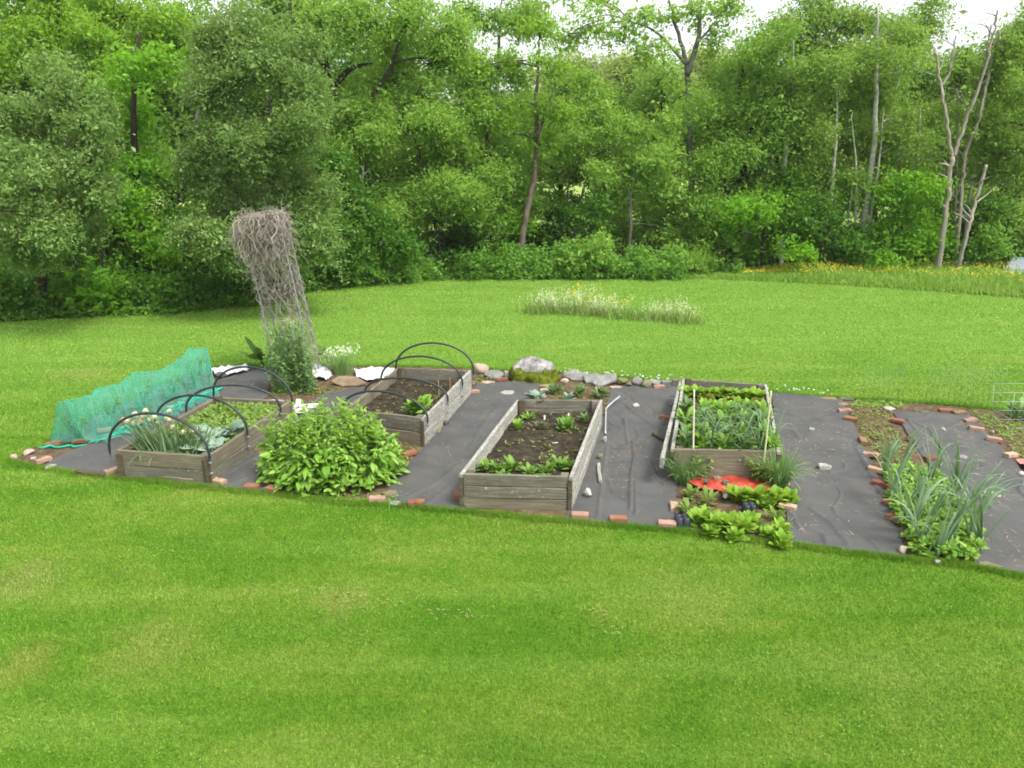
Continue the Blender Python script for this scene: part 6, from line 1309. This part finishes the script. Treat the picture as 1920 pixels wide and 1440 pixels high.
dead('forked tan dead tree in the right hand wood', 24.6, [([(820, 1290), (858, 1010), (885, 760)], .12, .10), ([(885, 765), (858, 560), (832, 410), (808, 250)], .085, .04), ([(835, 420), (880, 330), (905, 170)], .06, .025), ([(895, 755), (945, 610), (1040, 350), (1088, 150), (1105, 50)], .085, .03)], 1)
dead('pale split dead tree right of the forked one', 25.4, [([(905, 1280), (935, 900), (955, 740), (1012, 590), (1060, 370), (1120, 150)], .085, .05), ([(1060, 370), (1060, 220), (1075, 120)], .05, .02), ([(965, 720), (965, 600), (945, 480), (930, 440)], .04, .015)], 2)
dead('short broken dead trunk leaning right near the shed', 24.2, [([(914, 1280), (960, 1120), (1005, 960), (1052, 795)], .085, .06)], 3)
dead('upright broken snag between the forked dead limbs', 26, [([(905, 1285), (908, 900), (912, 640), (910, 430)], .06, .045)], 4)
dead('thin grey dead stem leaning behind the broken trunk', 25.8, [([(930, 1280), (990, 850), (1040, 735)], .05, .03)], 5)
def conifer(label, px, Y, top, w, seed):
    g = np.random.default_rng(seed); b = A(px, 505, Y); b.z = 0; H = zat(top, Y); T = thing('conifer', label, 'tree', b, 'conifers behind the dead trees'); mb = MB(); tube(mb, [(b.x, b.y, -.05), (b.x + .1, b.y, H)], [.16, .03], 8); part(mb, 'trunk', M_DARKBARK, T); mb = MB(); s = w * mpp(A(px, top, Y))
    for z in np.arange(H * .3, H, .2):
        R = s * (1 - (z / H - .3) / .75) + .15
        for _ in range(7):
            a = g.uniform(0, 6.28); n = 60; r = np.sqrt(g.random(n)) * R; aa = a + g.normal(0, .16, n); P = np.column_stack([b.x + np.cos(aa) * r, b.y + np.sin(aa) * r, z - r * .22 + g.normal(0, .06, n)]); diamonds(mb, P, g.normal(0, .35, P.shape) + np.array([0, 0, 1]), np.full(n, .17) * g.uniform(.6, 1.2, n), .3, g)
    part(mb, 'crown', LF['conifer'], T)
conifer('brownish drooping conifer seen between the dead limbs', 1795, 32, 120, 95, 1); conifer('dark conifer top right of the dead trees', 1850, 35, 135, 100, 2); conifer('dark conifer at the right edge skyline', 1925, 36, 95, 95, 3); conifer('conifer rising behind the aspen crowns', 1735, 34, 90, 85, 4)
t_('leafy_tree', 'mid green tree filling the right edge beyond the dead trees', 'tree', 25.5, [[(1935, 505), (1930, 300), (1920, 100)]], [(1900, 60, 45, 35), (1930, 20, 45, 30), (1905, 110, 45, 40), (1915, 170, 55, 50), (1850, 160, 45, 45), (1845, 240, 45, 40), (1890, 250, 55, 50), (1925, 310, 60, 55), (1860, 320, 45, 45), (1885, 390, 60, 45), (1840, 400, 45, 35), (1930, 420, 55, 40)], 'aspen', .12, 1.5, M_DARKBARK, 45, .24)
t_('maple_tree', 'brightest green young maple before the aspens, left side', 'tree', 23.4, [[(1428, 508), (1430, 450), (1440, 370)], [(1430, 450), (1480, 410), .04]], [(1420, 375, 55, 38), (1470, 385, 50, 35), (1400, 420, 50, 32), (1450, 430, 55, 32), (1500, 430, 45, 35), (1425, 470, 50, 24), (1490, 472, 45, 22), (1375, 400, 35, 28)], 'maple', .15, 1.9, M_DARKBARK, 46, .24, r0=.06)
t_('maple_tree', 'young maple with low leaf layers between aspens and dead trees', 'tree', 24.2, [[(1690, 508), (1690, 430), (1695, 360)]], [(1690, 370, 55, 38), (1730, 410, 50, 35), (1660, 430, 50, 32), (1700, 460, 55, 28), (1650, 480, 45, 22), (1750, 460, 40, 30), (1740, 350, 40, 30)], 'maple', .14, 1.5, M_DARKBARK, 47, .24, r0=.05)
t_('maple_tree', 'shaded young maple behind the leftmost aspen trunks', 'tree', 25.2, [[(1540, 508), (1540, 420), (1545, 350)]], [(1540, 390, 55, 38), (1580, 430, 50, 35), (1530, 460, 55, 32), (1600, 470, 40, 28), (1510, 350, 45, 35)], 'dark', .14, 1.7, M_DARKBARK, 48, .24, r0=.05)
t_('maple_tree', 'bushy bright tree at the right edge above the shed', 'tree', 24.8, [[(1890, 508), (1890, 440), (1890, 400)]], [(1880, 400, 40, 30), (1905, 440, 45, 32), (1860, 450, 45, 35), (1820, 470, 45, 28), (1900, 480, 45, 22)], 'bramble', .12, 1.8, M_DARKBARK, 49, .22, r0=.05)
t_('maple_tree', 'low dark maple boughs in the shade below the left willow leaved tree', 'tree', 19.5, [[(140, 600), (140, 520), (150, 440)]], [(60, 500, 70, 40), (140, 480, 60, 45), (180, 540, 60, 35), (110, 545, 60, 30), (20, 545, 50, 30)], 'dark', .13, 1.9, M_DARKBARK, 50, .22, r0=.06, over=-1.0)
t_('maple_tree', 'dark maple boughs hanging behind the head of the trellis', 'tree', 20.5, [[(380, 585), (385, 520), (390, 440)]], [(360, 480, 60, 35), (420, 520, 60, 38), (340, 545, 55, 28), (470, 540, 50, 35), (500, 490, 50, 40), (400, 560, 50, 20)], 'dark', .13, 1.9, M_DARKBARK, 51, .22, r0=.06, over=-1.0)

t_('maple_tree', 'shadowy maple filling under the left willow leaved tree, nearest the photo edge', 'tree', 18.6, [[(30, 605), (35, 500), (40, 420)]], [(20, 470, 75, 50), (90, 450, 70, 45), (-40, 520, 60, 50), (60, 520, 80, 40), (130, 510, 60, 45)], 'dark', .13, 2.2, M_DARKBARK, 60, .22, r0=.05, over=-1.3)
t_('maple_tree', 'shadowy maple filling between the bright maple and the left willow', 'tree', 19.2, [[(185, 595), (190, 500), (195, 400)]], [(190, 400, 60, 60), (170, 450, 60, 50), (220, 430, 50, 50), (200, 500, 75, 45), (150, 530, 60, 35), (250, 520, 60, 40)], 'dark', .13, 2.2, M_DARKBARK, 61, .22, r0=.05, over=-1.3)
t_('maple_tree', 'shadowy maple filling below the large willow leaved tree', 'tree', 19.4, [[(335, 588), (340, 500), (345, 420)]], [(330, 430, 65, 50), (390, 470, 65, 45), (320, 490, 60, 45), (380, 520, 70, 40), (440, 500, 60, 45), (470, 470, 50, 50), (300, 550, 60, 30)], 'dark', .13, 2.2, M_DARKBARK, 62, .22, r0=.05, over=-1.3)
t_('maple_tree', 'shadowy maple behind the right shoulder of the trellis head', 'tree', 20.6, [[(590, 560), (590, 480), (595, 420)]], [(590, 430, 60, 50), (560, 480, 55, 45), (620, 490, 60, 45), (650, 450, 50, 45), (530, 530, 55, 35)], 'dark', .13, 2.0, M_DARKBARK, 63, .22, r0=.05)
# trees deep in the wood: a few kinds, copied
def proto(seed, leaf):
    g = np.random.default_rng(seed); T = thing('wood_tree', 'mid green broadleaf tree deep in the wood behind the front trees', 'tree', (0, 0, 0), 'trees deep in the wood'); tm, cm = MB(), MB(); tube(tm, [(0, 0, -.05), (g.normal(0, .2), 0, 4), (g.normal(0, .3), 0, 9)], [.17, .12, .03], 8); bl = []
    for _ in range(26):
        z = g.uniform(.8, 9.6); R = 1.9 * (1 - abs(z - 5) / 7); a = g.uniform(0, 6.28); r = R * g.uniform(.3, 1); c = (math.cos(a) * r, math.sin(a) * r, z); s = g.uniform(.6, 1.0); bl.append((c, s, s, s * .75)); tube(tm, smooth_line([(0, 0, max(.4, z - 1)), (c[0] * .5, c[1] * .5, z - .3), c], 5), [.05, .015], 5)
    foliage(cm, bl, .15, 1.15, .25, g); part(tm, 'trunk', M_DARKBARK, T); part(cm, 'crown', LF[leaf], T); return T
protos = [proto(1, 'ash'), proto(2, 'ash'), proto(3, 'dark')]
g = np.random.default_rng(66); used = set()
for i, px in enumerate(list(range(-120, 840, 75)) + [870, 930, 990, 1050, 1110, 1170, 1230, 1330] + list(range(1380, 2060, 62))):
    Y = 30 + g.uniform(0, 5); top = g.uniform(-120, 10) if px < 800 else (g.uniform(70, 150) if px < 1380 else g.uniform(20, 110))
    p = A(px, 480, Y); H = zat(top, Y); s = H / 10.2; loc = (p.x, Y, 0); k = i % 3
    if k not in used: used.add(k); r = protos[k]; r.location = loc; r.scale = (s * 1.15, s * 1.15, s); r.rotation_euler = (0, 0, g.uniform(0, 6))
    else: dup(protos[k], loc, g.uniform(0, 6), (s * 1.15 * g.uniform(.85, 1.15),) * 2 + (s,))

# young trees crowding the wood edge, copied
def proto_young(seed, leaf, lab, grp):
    g = np.random.default_rng(seed); T = thing('young_tree', lab, 'tree', (0, 0, 0), grp); tm, cm = MB(), MB(); tube(tm, [(0, 0, -.05), (g.normal(0, .1), 0, 1.4), (g.normal(0, .2), 0, 3.2)], [.05, .04, .012], 7); bl = []
    for _ in range(20):
        z = g.uniform(.35, 3.3); R_ = 1.15 * (1 - abs(z - 1.8) / 2.6); a = g.uniform(0, 6.28); r = R_ * g.uniform(.3, 1); c = (math.cos(a) * r, math.sin(a) * r, z); q = g.uniform(.32, .55); bl.append((c, q, q, q * .6)); tube(tm, smooth_line([(0, 0, max(.3, z - .4)), (c[0] * .5, c[1] * .5, z - .1), c], 5), [.02, .006], 5)
    foliage(cm, bl, .12, .95, .18, g); part(tm, 'trunk', M_DARKBARK, T); part(cm, 'crown', LF[leaf], T); return T
yp = [proto_young(1, 'maple', 'bright young maple crowding the edge of the wood', 'bright young maples at the wood edge'), proto_young(2, 'light', 'light green young tree crowding the edge of the wood', 'light young trees at the wood edge'), proto_young(3, 'dark', 'deep green young tree crowding the edge of the wood', 'dark young trees at the wood edge')]
g = np.random.default_rng(67); used = set()
for i, px in enumerate([-60, 40, 120, 470, 560, 600, 655, 690, 735, 780, 830, 870, 905, 950, 985, 1035, 1060, 1110, 1150, 1200, 1250, 1290, 1320, 1355, 1400, 1480, 1520, 1560, 1630, 1680, 1730, 1790, 1840, 1900, 1940, 1000, 860, 720]):
    k = int(g.choice([0, 1, 2, 2, 1])) if 500 < px < 1350 else int(g.choice([0, 2, 2])); p0 = G(px, 515 if px > 600 else 560); Y = max(p0.y, float(edge_y(p0.x))) + (g.uniform(2.6, 5.0) if 1450 < px < 1700 else g.uniform(.8, 4.0)); top = g.uniform(330, 430) if px < 1350 else g.uniform(370, 440)
    p = A(px, 480, Y); H = zat(top, Y); q = H / 3.7; loc = (p.x, Y, 0)
    if k not in used: used.add(k); r = yp[k]; r.location = loc; r.scale = (max(q, .8),) * 2 + (q,); r.rotation_euler = (0, 0, g.uniform(0, 6))
    else: dup(yp[k], loc, g.uniform(0, 6), (max(q, .8) * g.uniform(.9, 1.2),) * 2 + (q,))
for k in range(3):
    if k not in used: yp[k].location = A(640 + 200 * k, 500, 28)
# shrubs along the edge of the wood
SH = [  # px, foot py, width px, height px, leaf, label
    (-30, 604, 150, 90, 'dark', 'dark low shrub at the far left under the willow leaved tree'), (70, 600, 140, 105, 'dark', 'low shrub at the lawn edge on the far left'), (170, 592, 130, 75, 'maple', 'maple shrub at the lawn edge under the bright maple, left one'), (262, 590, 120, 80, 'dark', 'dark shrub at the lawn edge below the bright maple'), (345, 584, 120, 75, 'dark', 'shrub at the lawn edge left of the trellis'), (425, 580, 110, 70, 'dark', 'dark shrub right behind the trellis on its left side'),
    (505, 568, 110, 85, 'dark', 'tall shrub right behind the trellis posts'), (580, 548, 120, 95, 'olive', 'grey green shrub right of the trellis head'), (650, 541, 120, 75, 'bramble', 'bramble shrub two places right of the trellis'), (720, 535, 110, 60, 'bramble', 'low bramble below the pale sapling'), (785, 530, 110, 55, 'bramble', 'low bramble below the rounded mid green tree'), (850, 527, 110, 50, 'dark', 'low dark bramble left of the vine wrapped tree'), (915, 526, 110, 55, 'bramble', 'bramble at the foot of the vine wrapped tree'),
    (985, 527, 110, 62, 'bramble', 'leafy bramble just right of the vine wrapped tree'), (1050, 526, 110, 70, 'bramble', 'leafy bramble above the left end of the wildflower strip'), (1110, 526, 110, 85, 'light', 'light green shrub above the middle of the wildflower strip'), (1172, 526, 110, 75, 'bramble', 'shrub below the slim grey trunk'), (1232, 525, 110, 60, 'bramble', 'bramble below the tall bare trunk, left one'), (1288, 521, 100, 65, 'light', 'light shrub below the tall bare trunk'),
    (1345, 515, 90, 30, 'bramble', 'low weedy shrub at the start of the meadow strip'), (1800, 505, 100, 40, 'bramble', 'low shrub behind the meadow at the foot of the dead trees'), (1850, 504, 90, 50, 'light', 'light shrub just left of the shed'), (1580, 508, 110, 30, 'bramble', 'low shrub at the foot of the aspens'), (1690, 507, 110, 30, 'dark', 'low dark shrub right of the aspens')]
for i, (px, py, w, h, lf, lab) in enumerate(SH):
    p = G(px, py); p.y += .55; s = mpp(p); W, H = w * s / 2 * 1.1, h * s; g = np.random.default_rng(500 + i); T = thing('shrub', lab, 'shrub', (p.x, p.y, 0), 'shrubs along the edge of the wood'); st, cm = MB(), MB(); bl = []
    for _ in range(11):
        x = g.uniform(-.8, .8); y = g.uniform(-.55, .8); z = g.uniform(.12, .80) * (1 - .4 * x * x); f = g.uniform(.28, .42); c = (p.x + x * W, p.y + y * .9, z * H); bl.append((c, W * f, .45, min(H * .34, W * f))); tube(st, smooth_line([(p.x + x * W * .3, p.y, 0), (p.x + x * W * .6, p.y + y * .4, z * H * .6), c], 5), [.018, .006], 5)
    foliage(cm, bl, .095 if lf != 'maple' else .13, 1.0, .14, g, .55); part(st, 'stems', M_DARKBARK, T); part(cm, 'foliage', LF[lf], T)
# rough ground cover at the left lawn edge, and the forest far off on the hill
def cover(label, a, b, n, L, leaf, seed):
    g = np.random.default_rng(seed); q = ruled([G(*p) for p in a], [G(*p) for p in b], 60, 12); u, v = g.uniform(0, 58.99, n), g.uniform(0, 10.99, n); P = q[u.astype(int), v.astype(int)] + g.normal(0, .15, (n, 2)); k = 3; PP = np.repeat(np.column_stack([P, g.uniform(.0, .18, n)]), k, 0); N = n * k; mb = MB()
    leaves(mb, PP, g.uniform(0, 6.28, N), g.uniform(.1, 1.2, N), L * g.uniform(.6, 1.3, N), L * .55, g.uniform(.4, 1.2, N), 'leaf', 2, .2); solo(mb, 'ground_cover', LF[leaf], label, 'ground cover', (0, 0, 0), kind='stuff')
cover('bright leafy ground cover along the left lawn edge', [(-260, 618), (0, 603), (150, 594), (300, 590), (470, 574)], [(-260, 575), (0, 560), (150, 562), (300, 570), (470, 560)], 3800, .12, 'bramble', 601)
cover('dark creeping leaves along the middle lawn edge below the brambles', [(470, 576), (560, 550), (700, 533), (830, 525), (1000, 524), (1300, 523)], [(470, 566), (560, 540), (700, 524), (830, 517), (1000, 515), (1300, 512)], 4200, .11, 'bramble', 602)
def far_forest():
    g = np.random.default_rng(71); bl = []
    for _ in range(420):
        Y = g.uniform(112, 190); x = g.uniform(-.85, .85) * Y; z = 1.2 + (1 - math.exp(-max(0, Y - 118) / 45)) * (9 + 3 * math.sin(x / 60 + 1) + 2 * math.sin(x / 23)) * 1.25; h = g.uniform(4, 7); r = g.uniform(2.2, 4)
        bl.append(((x, Y, z + h * .55), r, r, h * .62))
    mb = MB(); foliage(mb, bl, .75, .9, 1.0, g, .55); solo(mb, 'distant_forest', LF['far'], 'wooded hillside far beyond the field', 'forest', (0, 0, 0), kind='stuff')
far_forest()
def haze():
    mb = MB(); x0, x1, y0, y1, z0, z1 = -75., 75., -14., 60., -1., 17.
    V = np.array([(x, y, z) for z in (z0, z1) for y in (y0, y1) for x in (x0, x1)]); mb.add(V, np.array([[0, 2, 3, 1], [4, 5, 7, 6], [0, 1, 5, 4], [2, 6, 7, 3], [0, 4, 6, 2], [1, 3, 7, 5]]))
    m = bpy.data.materials.new('haze'); m.use_nodes = True; N, L = m.node_tree.nodes, m.node_tree.links; N.clear(); o = N.new('ShaderNodeOutputMaterial'); p = N.new('ShaderNodeVolumePrincipled'); p.inputs['Color'].default_value = (.92, .96, 1, 1); p.inputs['Density'].default_value = HAZE; L.new(p.outputs[0], o.inputs['Volume'])
    solo(mb, 'haze', m, 'thin bright haze in the air before the wood', 'haze', (0, 0, 0), kind='stuff', smooth=False)
HAZE = .0003
haze()
for o in bpy.data.objects:
    if 'org' in o: del o['org']
